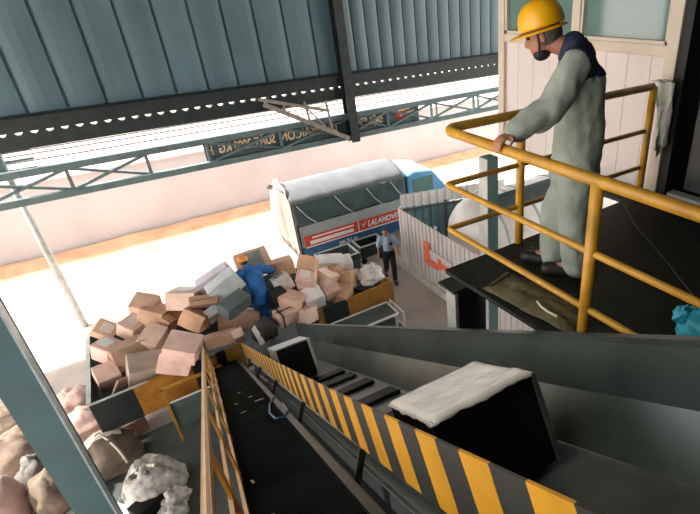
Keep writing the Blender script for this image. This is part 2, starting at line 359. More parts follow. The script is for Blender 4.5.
bm = NB(); box(bm, (4.14, 1.72, 7.9), (.02, .8, .7)); obj('panel', bm, MT['glass'], d)
bm = NB(); tube(bm, [(4.15, 2.26, 6.5), (4.09, 2.26, 6.5), (4.09, 2.26, 7.9), (4.15, 2.26, 7.9)], .012); obj('pull_bar', bm, MT['zinc'], d)

# ---- fences by the yard
def ribbed(bm, a, b, z0, z1, step, depth):
    a, b = V(a), V(b); L = (b - a).length; d = (b - a) / L; nrm = V((-d.y, d.x, 0)); t = 0; pts = []
    while t < L:
        pts += [(t, 0), (t + step * .5, 0), (t + step * .58, depth), (t + step * .9, depth)]; t += step
    lo = [bm.verts.new(a + d * q + nrm * e + V((0, 0, z0))) for q, e in pts]; hi = [bm.verts.new(a + d * q + nrm * e + V((0, 0, z1))) for q, e in pts]
    for i in range(len(pts) - 1): bm.faces.new((lo[i], lo[i + 1], hi[i + 1], hi[i]))
fe = thing('sheet_fence', 'white ribbed sheet metal fence with an orange sign, beside the walking guard', 'fence', (6.1, 12.1, 0))
bm = NB(); ribbed(bm, (6.1, 11.72, 0), (6.1, 5.6, 0), .2, 1.9, .19, .03); obj('sheet_panel', bm, MT['fence'], fe, solid=.008)
bm = NB(); box(bm, (6.08, 8.85, .11), (.12, 6.5, .22)); obj('kerb', bm, mat('kerb', '#c4bab2', .8), fe)
for k, yy in enumerate((11.68, 9.9, 7.7, 5.7)):
    bm = NB(); box(bm, (6.17, yy, .95), (.06, .06, 2.0)); obj('post', bm, MT['zinc'], fe)
sg = NB(); box(sg, (6.06, 9.72, 1.02), (.01, 1.3, .5)); s_ = obj('sign', sg, MT['fence'], fe)
bm = NB(); box(bm, (6.045, 10.22, 1.1), (.012, .26, .64)); box(bm, (6.045, 9.9, .88), (.012, .42, .20)); box(bm, (6.045, 9.62, 1.0), (.012, .16, .32)); box(bm, (6.045, 9.3, 1.0), (.012, .4, .16)); obj('emblem', bm, MT['orange'], s_)
fb = thing('sheet_fence', 'teal ribbed sheet metal fence with pale top, in front of the blue truck cab', 'fence', (6.2, 12.3, 0))
FA, FB = V((6.48, 12.23, 0)), V((9.5, 11.3, 0))
bm = NB(); ribbed(bm, FA, FB, 0, 1.6, .24, .04); obj('lower_sheet', bm, MT['teal_fence'], fb, solid=.008)
bm = NB(); ribbed(bm, FA + V((.01, .04, 0)), FB + V((.01, .04, 0)), 1.6, 2.02, .24, .04); obj('top_sheet', bm, MT['white'], fb, solid=.008)
bm = NB(); bar(bm, FA + V((0, -.07, 1.58)), FB + V((0, -.07, 1.58)), .05, .05); obj('rail', bm, MT['frame_grey'], fb)
for t in (.42, .97):
    bm = NB(); p = FA.lerp(FB, t); box(bm, (p.x, p.y - .08, .85), (.07, .07, 1.7)); obj('post', bm, MT['frame_grey'], fb)
# ---- water tank
tk = thing('water_tank', 'large white horizontal storage tank behind the ribbed white fence', 'tank', (9.2, 9.7, 0))
bm = NB(); rr_ = 1.18; lathe(bm, (9.4, 9.6, 1.32), [(0, -2.75), (.35, -2.72), (.7, -2.6), (.98, -2.4), (1.12, -2.2), (rr_, -2.0), (rr_, 2.0), (1.12, 2.2), (.98, 2.4), (.7, 2.6), (0, 2.75)], (1, 0, 0), 48); obj('shell', bm, MT['tank'], tk, smooth=True)
for xx in (7.45, 8.6, 9.9):
    bm = NB(); lathe(bm, (xx, 9.6, 1.32), [(rr_ - .01, -.03), (rr_ + .015, -.03), (rr_ + .015, .03), (rr_ - .01, .03)], (1, 0, 0), 48); obj('hoop', bm, MT['truck_grey'], tk)
bm = NB()
for dx in (-.17, .17): tube(bm, [(7.9 + dx, 9.6 - math.sin(a) * (rr_ + .09), 1.32 + math.cos(a) * (rr_ + .09)) for a in [math.radians(q) for q in range(-70, 71, 10)]], .02, 6)
for q in range(-65, 70, 13):
    a = math.radians(q); p = V((7.9, 9.6 - math.sin(a) * (rr_ + .09), 1.32 + math.cos(a) * (rr_ + .09))); tube(bm, [p - V((.17, 0, 0)), p + V((.17, 0, 0))], .014, 6)
obj('ladder', bm, MT['zinc'], tk)
for xx in (8.0, 10.6):
    bm = NB(); box(bm, (xx, 9.6, .2), (.25, 1.6, .4)); obj('saddle', bm, MT['truck_grey'], tk)
# ---- utility pole and overhead cables
up = thing('utility_pole', 'slim grey utility pole standing beyond the opening at the left', 'pole', (-1.87, 14.3, 0))
bm = NB(); tube(bm, [(-1.87, 14.3, 0), (-1.95, 14.3, 5.4)], [.085, .07], 10); obj('shaft', bm, MT['zinc'], up, smooth=True)
bm = NB()
for z in (4.15, 4.35, 4.55): box(bm, (-1.75, 14.3, z), (.75, .05, .05))
box(bm, (-2.02, 14.27, 4.35), (.24, .18, .4)); obj('crossarm', bm, MT['truss'], up)
for k, (z, yy) in enumerate(((2.62, 24.0), (2.42, 24.2), (2.2, 24.1))):
    bm = NB(); tube(bm, [(-6 + 3.2 * j, yy, z - .03 * math.sin(math.pi * ((j * .27) % 1))) for j in range(14)], .03, 6)
    tag(obj('overhead_cable', bm, MT['cable']), 'thin overhead cable in the bright sky, seen through the gap above the lattice girder', 'cable', 'overhead cables beyond the girder')

# ---- banner with mirrored lettering on the girder
bn = thing('banner', 'dark teal banner with mirrored cream lettering hung on the lattice girder', 'banner', (5.2, 14.08, 3.5))
bm = NB(); box(bm, (5.2, 14.09, 3.83), (6.45, .012, .58)); obj('cloth', bm, MT['banner'], bn)
def btext(s, px1, z=3.74, size=.34, sx=.8): text_mesh('lettering', s, size, (px1, 14.075, z), (1, 0, 0), (0, 0, 1), MT['letter'], bn, .003, mirror=True, bold=.008, sx=sx)
btext('SUẤT 2000 KG  H', 3.8, sx=.68); btext('CON', 4.55); btext('TẢI', 4.98); btext('DUNG', 5.62); btext('ĐỘI CHÚ', 7.12, sx=.75)
bm = NB(); lathe(bm, (7.75, 14.08, 3.86), [(0, .012), (.17, .012), (.17, 0)], (0, -1, 0), 20); obj('emblem', bm, MT['red'], bn)
bm = NB(); bar(bm, (7.72, 14.065, 3.84), (8.25, 14.065, 3.93), .012, .05, (0, 0, 1)); bar(bm, (7.62, 14.065, 3.98), (8.1, 14.065, 4.02), .012, .04, (0, 0, 1)); obj('swoosh', bm, MT['letter'], bn)

# ------------------------------------------------------------------ conveyor frame of reference
O = V((.9264768, 8.9684061, 1.4)); U = V((-.0413752, -.8623592, .5046036)); W_ = V((.998851, -.047924, 0)); N_ = V((.0241826, .5040238, .8633512))
def K(s, a, n): return O + U * s + W_ * a + N_ * n
CR = M((U, W_, N_)).transposed()
def cbox(bm, s0, s1, a0, a1, n0, n1): box(bm, K((s0 + s1) / 2, (a0 + a1) / 2, (n0 + n1) / 2), (s1 - s0, a1 - a0, n1 - n0), CR)
def cobj(name, bm, m, parent, **k):
    """part whose object axes follow the conveyor (x up the incline, y across, z normal)"""
    Minv = (M.Translation(O) @ CR.to_4x4()).inverted(); bmesh.ops.transform(bm, matrix=Minv, verts=bm.verts)
    o = obj(name, bm, m, parent, **k); o.matrix_local = M.Translation(-parent.location if parent.type == 'EMPTY' else V()) @ M.Translation(O) @ CR.to_4x4()
    return o
cv = thing('inclined_conveyor', 'wide inclined conveyor with yellow and black striped side panel carrying cartons up', 'conveyor', (1.4, 8.9, 0))
stripe = bands('hazard_stripes', 0, [(0, '#2d302e'), (.5, '#d69a1c')], low=(2, -.235, '#9a938a'), repeat=.33, off=9.36 - .01, dirt=.14)
plainy = mat('worn_yellow_paint', '#c2a06c', .55, scale=5, var=.12)
bm = NB()
def lift(s): return .085 * (max(0, s) / 10) ** 3
prev = None
for k in range(41):                                              # long sheet, very slightly bowed
    s_ = 12.2 * k / 40; r_ = [bm.verts.new(K(s_, a, n + lift(s_))) for a, n in ((-.005, 0), (.005, 0), (.005, -.285), (-.005, -.285))]
    if prev:
        for q in range(4): bm.faces.new((prev[q], prev[(q + 1) % 4], r_[(q + 1) % 4], r_[q]))
    else: bm.faces.new(r_)
    prev = r_
bm.faces.new(prev[::-1]); cobj('striped_panel', bm, stripe, cv)
bm = NB()
grid(bm, lambda u, v: K(.0 + 12.2 * u, [1.10, 1.10, 1.07, .93][int(round(v * 3))], [-.03, -.06, -.325, -.575][int(round(v * 3))]), 12, 3)
cobj('trough_side', bm, MT['conv_steel'], cv, solid=.012)
bm = NB(); cbox(bm, -.0, 12.2, 1.096, 1.136, -.05, -.03); cobj('top_flange', bm, MT['conv_steel'], cv)
bm = NB(); grid(bm, lambda u, v: K(12.2 * u, [.012, .03, .13][int(round(v * 2))], [-.27, -.40, -.575][int(round(v * 2))]), 10, 2); cobj('near_skirt', bm, MT['dark_steel'], cv, solid=.008)
bm = NB(); cbox(bm, -.2, 12.2, .10, .96, -.60, -.58); bl = cobj('belt', bm, MT['belt'], cv)
for s in (.8, 1.5, 2.2, 3.95, 4.5, 5.2, 6.0, 6.8, 7.6):
    bm = NB(); cbox(bm, s, s + .28, .42, .86, -.58, -.54); o = obj('cleat', bm, MT['rubber'], bl, bevel=.01); o.matrix_local = bl.matrix_local.inverted() @ M.Translation(-cv.location) if False else M.Identity(4)
    # written in world coordinates: undo the belt's own axes
    o.matrix_local = (M.Translation(O) @ CR.to_4x4()).inverted()
bm = NB(); tube(bm, [K(-.2, .1, -.66), K(-.2, 1.02, -.66)], .075, 16); obj('tail_roller', bm, MT['frame_grey'], cv, smooth=True)
bm = NB(); cbox(bm, -.3, 12.2, -.160, -.115, -.35, -.30); cbox(bm, -.3, 12.2, -.13, -.115, -.46, -.30); cobj('frame_rail', bm, MT['rail_dark'], cv)
bm = NB(); cbox(bm, -.3, 12.2, .0, .06, -.75, -.63); cbox(bm, -.3, 12.2, .98, 1.03, -.75, -.60); cobj('chassis_beam', bm, MT['dark_steel'], cv)
for s in (1.6, 3.3, 4.95, 6.6, 8.25, 9.6):
    bm = NB(); bar(bm, K(s, -.012, -.23), K(s + .06, -.10, -.35), .035, .02, U); obj('bracket', bm, MT['black'], cv)
bm = NB()                                                        # saw-toothed rubber strip along the frame
for k in range(34):
    s = 3.6 + k * .2
    sheet(bm, [K(s, -.165, -.315), K(s + .19, -.165, -.315), K(s + .17, -.205, -.32)], .008, N_)
obj('toothed_strip', bm, MT['zinc'], cv)
for s, a_ in ((1.2, 0), (4.6, 0), (8.0, 0)):
    for aa in (.03, 1.0):
        p = K(s, aa, -.7); bm = NB(); bar(bm, (p.x, p.y, 0), p, .08, .08, (1, 0, 0)); obj('leg', bm, MT['dark_steel'], cv)

# side belt with its handrail
sb = thing('side_belt_conveyor', 'narrow dark belt conveyor with tan guard rail, left of the striped conveyor', 'conveyor', (.5, 8.9, 0))
bm = NB(); cbox(bm, -.12, 12.2, -.58, -.17, -.34, -.30); cobj('belt', bm, MT['side_belt'], sb)
bm = NB(); cbox(bm, -.15, 12.2, -.60, -.55, -.47, -.345); cobj('chassis_beam', bm, MT['dark_steel'], sb)
def lean(n): return -.575 - (n + .3) * .11
bm = NB(); tube(bm, [K(-.1, lean(.16), .16), K(12.2, lean(.16), .16)], .014, 8); cbox(bm, -.1, 12.2, lean(.16) - .016, lean(.16) + .012, .13, .17); obj('top_rail', bm, MT['rail_tan'], sb)
bm = NB(); cbox(bm, -.1, 12.2, lean(-.06) - .008, lean(-.06) + .008, -.09, -.035); cobj('middle_rail', bm, MT['rail_tan'], sb)
bm = NB(); cbox(bm, -.1, 12.2, lean(-.27) - .008, lean(-.27) + .008, -.31, -.235); cobj('toe_rail', bm, MT['rail_tan'], sb)
k = 0
while k < 12:
    s = .1 + k * 1.05; bm = NB(); sheet(bm, [K(s, lean(.14), .14), K(s + .15, lean(.14), .14), K(s + .15, lean(-.3), -.3), K(s, lean(-.3), -.3)], .012, -W_); obj('upright', bm, MT['rail_yellow'], sb); k += 1
for s in (1.0, 4.4, 7.8):
    p = K(s, -.57, -.45); bm = NB(); bar(bm, (p.x, p.y, 0), p, .07, .07, (1, 0, 0)); obj('leg', bm, MT['dark_steel'], sb)
bm = NB(); tube(bm, [K(5.5, -.13, -.29), K(5.8, -.2, -.285), K(6.15, -.245, -.29), K(6.45, -.235, -.29), K(6.55, -.18, -.285), K(6.35, -.12, -.29), K(6.0, -.11, -.29)], .008, 8)
tag(obj('blue_cable', bm, mat('cable_blue', '#2d6f9a', .4)), 'loop of thin blue cable lying between the dark belt and the striped conveyor', 'cable')
for i, (s, a) in enumerate(((4.3, -.38), (4.9, -.30), (5.6, -.42), (5.0, -.45), (7.7, -.52), (8.3, -.48), (5.3, -.25))):
    bm = NB(); rot = CR @ Euler((0, 0, random.uniform(0, 3))).to_matrix(); box(bm, K(s, a, -.297), (random.uniform(.03, .09), .012, .006), rot)
    tag(obj('scrap', bm, MT['strap']), 'tiny pale scrap of litter lying on the dark belt', 'scrap', 'scraps on the dark belt')

# cartons riding on the striped conveyor
def carton_c(name, label, s0, s1, a0, a1, n0, n1, skew=0):
    t = thing(name, label, 'carton', K((s0 + s1) / 2, (a0 + a1) / 2, n0))
    bm = NB(); cbox(bm, s0, s1, a0, a1, n0, n1); obj('body', bm, MT['black_carton'], t, bevel=.008)
    return t
t = carton_c('wrapped_carton', 'big black carton with crumpled white sheet on top, high on the striped conveyor', 8.22, 8.77, .20, .75, -.535, -.085)
bm = NB()
def topsheet(u, v):
    e = max(abs(u - .5), abs(v - .5)) * 2
    s = 8.205 + .58 * u; a = .188 + .575 * v
    n = -.072 + .005 * noise.noise(V((u * 7, v * 7, 1))) + .007 * noise.noise(V((u * 3, v * 3, 5)))
    if e > .99: n -= .022 + .02 * noise.noise(V((u * 9, v * 9, 2)))
    return K(s, a, n)
grid(bm, topsheet, 26, 22); obj('top_sheet', bm, MT['white_film'], t, smooth=True, solid=.006)
bm = NB(); cbox(bm, 8.20, 8.785, .74, .765, -.535, -.09); obj('side_wrap', bm, MT['frame_grey'], t)
t = carton_c('wrapped_carton', 'black carton with thin white rim, low on the striped conveyor near the worker in blue', 3.1, 3.8, .19, .60, -.535, -.05)
bm = NB(); cbox(bm, 3.08, 3.815, .60, .64, -.535, -.03); cbox(bm, 3.08, 3.80, .165, .64, -.05, -.03); cbox(bm, 3.08, 3.82, .165, .19, -.3, -.03); obj('white_wrap', bm, MT['zinc'], t, bevel=.006)

# ------------------------------------------------------------------ yellow platform railing
rl = thing('platform_railing', 'yellow tubular guard railing around the platform, with the leaning man behind it', 'railing', (1.75, 2.6, 5.6))
x0, yB = 1.74, 2.62
def corner_path(z, r, xend, yend):
    pts = [(xend, yB - .06, z)]
    for q in range(0, 91, 15):
        a = math.radians(q); pts.append((x0 + r - r * math.sin(a), yB - r + r * math.cos(a), z))
    pts.append((1.735, yend, z)); return pts
for nm, z, r, rad in (('top_rail', 6.6, .10, .030), ('middle_rail', 6.235, .025, .019), ('lower_rail', 5.91, .025, .019)):
    bm = NB(); tube(bm, corner_path(z, r, 3.80, -1.2), rad, 16); obj(nm, bm, MT['yellow_pipe'], rl, smooth=True)
for (px, py) in ((2.38, 2.60), (1.735, 1.38), (3.80, 2.55), (1.735, -.2)):
    bm = NB(); tube(bm, [(px, py, 5.56), (px, py, 6.6)], .032, 16); obj('post', bm, MT['yellow_pipe'], rl, smooth=True)
# rag over the end of the rail
bm = NB()
def rag(u, v):
    s = v * .62; ang = u - .5
    y = 2.50 + ang * .17 * (1 - .5 * v) + .02 * math.sin(u * 14 + v * 3); z = 6.66 - max(0, s - .06) - .03 * abs(ang); x = 3.89 + .05 * math.sin(u * 9) * v + .03 * noise.noise(V((u * 5, v * 5, 0))) + (.02 if v > .1 else -.06)
    z -= .12 * (u > .55) * v * (u - .55) * 2
    return V((x, y, z))
grid(bm, rag, 22, 26); tag(obj('rag', bm, MT['rag'], smooth=True, solid=.008), 'pale grey rag hanging over the far end post of the yellow railing', 'rag')
bm = NB(); tube(bm, [(3.6, 2.56, 5.61), (3.3, 2.2, 5.61), (2.98, 1.70, 5.61), (2.73, 1.34, 5.61), (2.5, 1.0, 5.61)], .006, 6)
tag(obj('thin_cord', bm, MT['cable']), 'thin grey cord trailing across the dark platform floor', 'cord')
# blue plastic bag on the platform
def blob(bm, c, r, seed=0, amp=.18, fr=2.2, flat=None, seg=28, sag=0):
    vs0 = len(bm.verts)
    res = bmesh.ops.create_uvsphere(bm, u_segments=seg, v_segments=seg * 2 // 3, radius=1)
    for v in res['verts']:
        d = v.co.normalized(); k_ = 1 + amp * noise.noise(d * fr + V((seed * 7.3, seed, 0))) + amp * .5 * noise.noise(d * fr * 2.6 + V((seed, 3, seed * 2.1)))
        k_ += .035 * math.sin(9 * (d.x * math.cos(seed) + d.y * math.sin(seed)) + 5 * noise.noise(d * 1.7 + V((seed, 1, 1)))) * (amp > .15)
        k_ -= amp * .4 * abs(noise.noise(d * fr * 1.7 + V((seed * 3.1, 9, seed)))) - amp * .12
        p = V((d.x * r[0], d.y * r[1], d.z * r[2])) * k_
        if p.z < -r[2] * .55: p.z = -r[2] * .55
        v.co = p + V(c)
bb_ = thing('plastic_bag', 'bright blue plastic bag lying on the platform floor under the railing', 'bag', (2.36, 1.1, 5.6))
bm = NB(); blob(bm, (2.34, 1.04, 5.68), (.14, .14, .13), 3, .3, 2.6); obj('bag', bm, MT['bluebag'], bb_, smooth=True)
bm = NB(); blob(bm, (2.27, 1.14, 5.76), (.05, .04, .06), 5, .4); obj('tied_end', bm, MT['bluebag'], bb_, smooth=True)
# olive sack lying flat on the platform edge
ol = thing('flat_sack', 'empty olive sack lying flat on the platform edge below the lower rail', 'sack', (1.9, 1.9, 5.6))
bm = NB()
def flat(u, v):
    a = V((1.74, 2.24, 0)).lerp(V((1.82, 1.5, 0)), u); b = V((2.02, 2.26, 0)).lerp(V((2.08, 1.62, 0)), u); p = a.lerp(b, v)
    p += V((.02 * noise.noise(V((u * 5, v, 2))), .02 * noise.noise(V((u, v * 6, 9))), 0))
    e = min(u, 1 - u, v, 1 - v) * 5
    p.z = 5.606 + min(1, e) * (.03 + .022 * noise.noise(V((u * 7, v * 4, 0)))); return p
grid(bm, flat, 30, 16); obj('cloth', bm, MT['olive'], ol, smooth=True, solid=-.006)
bm = NB(); tube(bm, [(1.87, 1.86, 5.645), (1.84, 1.80, 5.655), (1.83, 1.73, 5.658), (1.85, 1.67, 5.645)], .007, 6); obj('handle_cord', bm, MT['strap'], ol)
bm = NB(); bar(bm, (1.76, 2.21, 5.625), (1.98, 2.265, 5.625), .025, .015); obj('folded_hem', bm, MT['olive'], ol)

# ------------------------------------------------------------------ sorting bin
sbn = thing('sorting_bin', 'long steel sorting bin with yellow and black front, heaped with cartons', 'bin', (1.4, 10.1, 0))
def pan(name, x0, x1, stops, y=8.95):
    bm = NB(); yq = 8.92 + .055 * ((x0 + x1) / 2 - .7); box(bm, ((x0 + x1) / 2, yq, 1.07), (x1 - x0, .04, .66), Euler((0, 0, .055))); return obj(name, bm, bands(name + '_paint', 0, stops, scale=6.2, off=-1.6, dirt=.2), sbn)
def xf(x): return max(0, (x + 1.6) / 6.2)
pan('front_panel', -1.58, .93, [(0, '#1b2425'), (xf(-.93), '#b87a2c'), (xf(.02), '#1d2728'), (xf(.22), '#9a7a50'), (xf(.45), '#1f2a29'), (xf(.62), '#a9803a')])
pan('front_panel', 2.1, 4.4, [(0, '#232a29'), (xf(2.25), '#8f7240'), (xf(2.37), '#232a29'), (xf(2.5), '#8f7240'), (xf(2.66), '#1d2826'), (xf(3.22), '#a8762e')])
bm = NB(); bar(bm, (-1.48, 11.1, 1.07), (2.6, 11.32, 1.07), .04, .66); bar(bm, (2.6, 11.32, 1.07), (3.9, 10.3, 1.07), .04, .66); bar(bm, (3.9, 10.3, 1.07), (4.34, 9.6, 1.07), .04, .66); obj('back_panel', bm, MT['green_steel'], sbn)
bm = NB(); bar(bm, (-1.57, 8.8, 1.07), (-1.48, 11.1, 1.07), .04, .66); obj('end_panel', bm, MT['green_steel'], sbn)
bm = NB(); bar(bm, (4.36, 9.12, 1.07), (4.34, 9.6, 1.07), .04, .66); obj('end_panel', bm, MT['rail_yellow'], sbn)
bm = NB(); sheet(bm, [(-1.55, 8.84, .8), (4.32, 9.15, .8), (4.32, 9.6, .8), (3.88, 10.3, .8), (2.6, 11.3, .8), (-1.47, 11.1, .8)], .05, (0, 0, 1)); obj('bin_floor', bm, MT['dark_steel'], sbn)
bm = NB(); bar(bm, (-1.58, 8.8, 1.41), (-1.49, 11.1, 1.41), .07, .025); bar(bm, (-1.58, 8.79, 1.405), (-.7, 8.84, 1.405), .05, .015); obj('rim', bm, MT['zinc'], sbn)
for xx, yy in ((-1.45, 8.92), (.2, 9.0), (2.6, 9.15), (4.25, 9.22), (-1.4, 11.0), (.4, 11.05), (2.5, 11.15)):
    if 1:
        bm = NB(); box(bm, (xx, yy, .38), (.08, .08, .76)); obj('leg', bm, MT['dark_steel'], sbn)

# ------------------------------------------------------------------ cartons heaped in the bin
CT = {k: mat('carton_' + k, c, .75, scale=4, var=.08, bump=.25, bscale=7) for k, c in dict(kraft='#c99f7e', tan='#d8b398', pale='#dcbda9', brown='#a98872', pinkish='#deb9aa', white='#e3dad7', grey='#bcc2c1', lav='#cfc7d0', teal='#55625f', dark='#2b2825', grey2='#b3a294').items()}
TAPE = mat('packing_tape', '#b08a62', .3, var=.05); DTAPE = mat('dark_tape', '#3c3230', .4); LAB = mat('paper_label', '#dcd8d4', .6, var=.03); GLAB = mat('grey_label', '#8b908e', .6)
CARTONS = [
 ('b1', (-1.16, 10.75, 1.62), (.30, .38, .45), (.941, -.464, .678), 'tan', 'lab', 'tilted carton with square label, leftmost of the heap beside the pole'),
 ('b2', (-.58, 10.40, 1.72), (.36, .66, .30), (.024, -.415, 2.281), 'pale', 'lab', 'long pale carton lying behind the brown front-left carton, right of the tilted labelled one'),
 ('b3', (-1.16, 9.98, 1.62), (.36, .36, .34), (.048, -.278, 2.28), 'pinkish', 'lab', 'small pinkish carton with white top at the left side of the bin'),
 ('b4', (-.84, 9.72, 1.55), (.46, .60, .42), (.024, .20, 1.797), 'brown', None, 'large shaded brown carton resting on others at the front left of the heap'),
 ('b5', (-1.276, 9.53, 1.351), (.34, .36, .52), (.052, -.603, 1.728), 'pinkish', None, 'pinkish carton low in the front left corner of the bin'),
 ('b6', (-.66, 9.22, 1.42), (.46, .60, .44), (.30, -.30, 1.5), 'grey2', None, 'greyish wrapped parcel behind the yellow part of the front panel'),
 ('b7u', (-.004, 8.86, 1.80), (.54, .47, .34), (-.185, -.367, 2.651), 'pinkish', None, 'large pale pink carton tipped over the front edge, upper of the pair'),
 ('b7l', (-.172, 9.052, 1.43), (.54, .53, .37), (.466, -.357, 2.709), 'pinkish', None, 'pinkish carton under the tipped pale pink one at the front edge'),
 ('b8', (.40, 9.75, 1.78), (.50, .44, .36), (.50, .35, 1.0), 'kraft', 'seam', 'brown taped carton in the middle of the left half of the heap'),
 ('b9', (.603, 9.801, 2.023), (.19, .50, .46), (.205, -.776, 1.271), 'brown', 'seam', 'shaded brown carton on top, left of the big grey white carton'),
 ('b10', (.36, 10.25, 2.0), (.54, .58, .36), (.06, .30, 1.0), 'pale', 'lab', 'large pale carton at the top of the left half of the heap'),
 ('b11', (-.24, 10.35, 1.80), (.50, .46, .34), (.35, .25, 1.0), 'kraft', None, 'brown carton with pinkish top behind the slab-like brown one'),
 ('b12', (-.118, 10.12, 1.631), (.46, .20, .48), (.644, .239, .861), 'kraft', 'seam', 'slab-like brown carton leaning between the taped carton and the front-left ones'),
 ('b13', (-.43, 9.80, 1.58), (.36, .46, .50), (-.3, -.40, 2.53), 'pale', None, 'pale carton in front of the slab-like brown one'),
 ('b14', (-.36, 10.62, 1.90), (.44, .40, .42), (-.3, -.3, 2.584), 'tan', None, 'tan carton at the back left of the heap, above the long pale one'),
 ('b15', (.684, 9.68, 1.78), (.20, .27, .34), (-.284, -.586, 1.97), 'grey', None, 'small grey carton beside the brown taped carton'),
 ('b16', (1.06, 9.80, 2.24), (.32, .62, .40), (-.471, -.034, 1.562), 'grey', None, 'big grey white carton leaning left of the worker in blue'),
 ('b16b', (.95, 10.15, 2.30), (.26, .70, .28), (-.40, -.05, 1.45), 'lav', None, 'pale lavender carton behind the big grey white one'),
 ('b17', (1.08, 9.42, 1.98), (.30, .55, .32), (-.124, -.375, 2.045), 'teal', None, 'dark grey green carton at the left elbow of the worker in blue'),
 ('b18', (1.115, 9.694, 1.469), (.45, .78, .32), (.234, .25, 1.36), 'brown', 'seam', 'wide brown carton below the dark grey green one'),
 ('b19', (.672, 9.33, 1.40), (.46, .60, .22), (.012, .35, 1.5), 'tan', None, 'flat brown carton behind the front panel left of the conveyor foot'),
 ('b20', (.951, 9.15, 1.42), (.20, .20, .30), (-.077, -.5, 1.647), 'pale', None, 'small pale carton at the conveyor foot'),
 ('b21', (1.789, 10.45, 2.2), (.50, .68, .40), (-.072, -.65, 1.582), 'tan', 'glab', 'tan carton with large grey label behind the head of the worker in blue'),
 ('b22', (2.329, 10.333, 1.978), (.48, .50, .34), (-.041, .234, 1.429), 'kraft', None, 'plain brown carton to the right of the worker in blue'),
 ('b23', (2.132, 9.721, 1.938), (.28, .34, .35), (-.236, .247, 1.653), 'white', 'glab', 'white carton with grey label beside the hip of the worker in blue'),
 ('b24', (2.674, 9.486, 2.305), (.35, .45, .28), (.682, -.221, 2.498), 'kraft', 'seam', 'brown carton at the very top of the right half of the heap'),
 ('b25', (2.58, 9.45, 1.93), (.36, .38, .52), (.12, -.435, .98), 'pinkish', 'lab', 'pinkish carton with white label right under the topmost brown one'),
 ('b26', (3.047, 9.55, 1.776), (.38, .62, .32), (.437, -.40, 2.152), 'pale', None, 'pale carton with shaded end in the middle of the right half of the heap'),
 ('b27', (3.322, 9.985, 1.88), (.44, .55, .24), (.1, -.05, 1.2), 'white', None, 'wide white carton at the back of the right half, nearest the truck number plate'),
 ('b29', (3.62, 9.95, 1.78), (.36, .36, .24), (.027, -.20, 1.35), 'white', None, 'white carton at the right end of the heap, behind the brown front one'),
 ('b30', (3.50, 9.56, 1.56), (.40, .46, .38), (.42, .16, 2.42), 'kraft', None, 'brown carton with lit pink side at the right end, behind the dark front panel'),
 ('b31', (3.02, 9.36, 1.56), (.32, .34, .32), (-.188, -.45, 1.643), 'pinkish', None, 'small pinkish carton low in the right half of the heap'),
 ('b33', (1.903, 9.10, 1.53), (.32, .41, .28), (-.002, -.123, 1.743), 'pinkish', 'dtape', 'pinkish carton with dark tape straps beside the conveyor foot'),
 ('b34', (2.15, 9.25, 1.72), (.47, .34, .26), (-.138, -.2, 2.253), 'tan', None, 'tan bundle between the strapped carton and the white labelled one'),
 ('b35', (2.56, 9.22, 1.62), (.36, .40, .40), (-.148, -.442, 1.599), 'white', None, 'white wrapped carton behind the striped right front panel'),
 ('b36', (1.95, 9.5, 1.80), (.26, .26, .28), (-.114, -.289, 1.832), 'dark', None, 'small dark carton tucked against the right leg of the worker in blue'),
 ('b40', (3.25, 9.3, 1.40), (.40, .34, .34), (.2, -.3, .7), 'kraft', None, 'kraft carton low behind the dark part of the right front panel'),
 ('b41', (2.30, 9.0, 1.42), (.34, .30, .30), (-.2, .2, .4), 'pale', None, 'pale carton low between the strapped carton and the right front panel'),
 ('b38', (-1.05, 9.12, 1.33), (.34, .05, .40), (.5, .3, .5), 'brown', None, 'thin brown carton flap standing behind the black part of the front panel'),
]
def carton(c, d, e, m, deco, label):
    t = thing('carton', label, 'carton', c, 'cartons heaped in the sorting bin'); t.rotation_euler = e; t['label'] = label
    bm = NB(); box(bm, (0, 0, 0), d)
    bmesh.ops.subdivide_edges(bm, edges=bm.edges[:], cuts=3, use_grid_fill=True)
    for v in bm.verts:
        q = V((v.co.x / d[0], v.co.y / d[1], v.co.z / d[2])) * 2; bulge = .03 * (1 - min(1, abs(q.x))) if 0 else 0
        v.co += v.co.normalized() * (.012 * noise.noise(v.co * 6 + V(c)) + .012 * (1.5 - q.length / 1.73 * 1.5))
    o = obj('body', bm, m, None, bevel=.012); o.parent = t; o.location = (0, 0, 0)
    def dec(nm, bm, mm): q = obj(nm, bm, mm); q.parent = t; q.location = (0, 0, 0)
    zt_ = d[2] / 2 + .014
    if deco == 'seam':
        bm = NB(); box(bm, (0, 0, zt_), (.05, d[1] * .96, .006)); dec('tape', bm, DTAPE if m in (CT['pinkish'],) else TAPE)
        bm = NB(); box(bm, (0, 0, zt_ + .004), (.008, d[1] * .9, .004)); dec('flap_seam', bm, DTAPE)
    if deco == 'lab':
        bm = NB(); box(bm, (.02, 0, zt_), (d[0] * .6, d[1] * .55, .008)); dec('label', bm, LAB)
    if deco == 'glab':
        bm = NB(); box(bm, (.0, 0, zt_), (d[0] * .7, d[1] * .6, .008)); dec('label', bm, GLAB)
        bm = NB(); box(bm, (-.0, -d[1] / 2 - .012, 0), (d[0] * .6, .008, d[2] * .5)); dec('label', bm, GLAB)
    if deco == 'dtape':
        bm = NB(); box(bm, (0, 0, zt_), (.03, d[1] * .98, .006)); dec('tape', bm, DTAPE)
        bm = NB(); box(bm, (0, d[1] * .3, 0), (d[0] + .03, .03, d[2] + .03)); dec('strap', bm, DTAPE)
    return t
for nm, c, d, e, mk, deco, lb in CARTONS: carton(c, d, e, CT[mk], deco, lb)
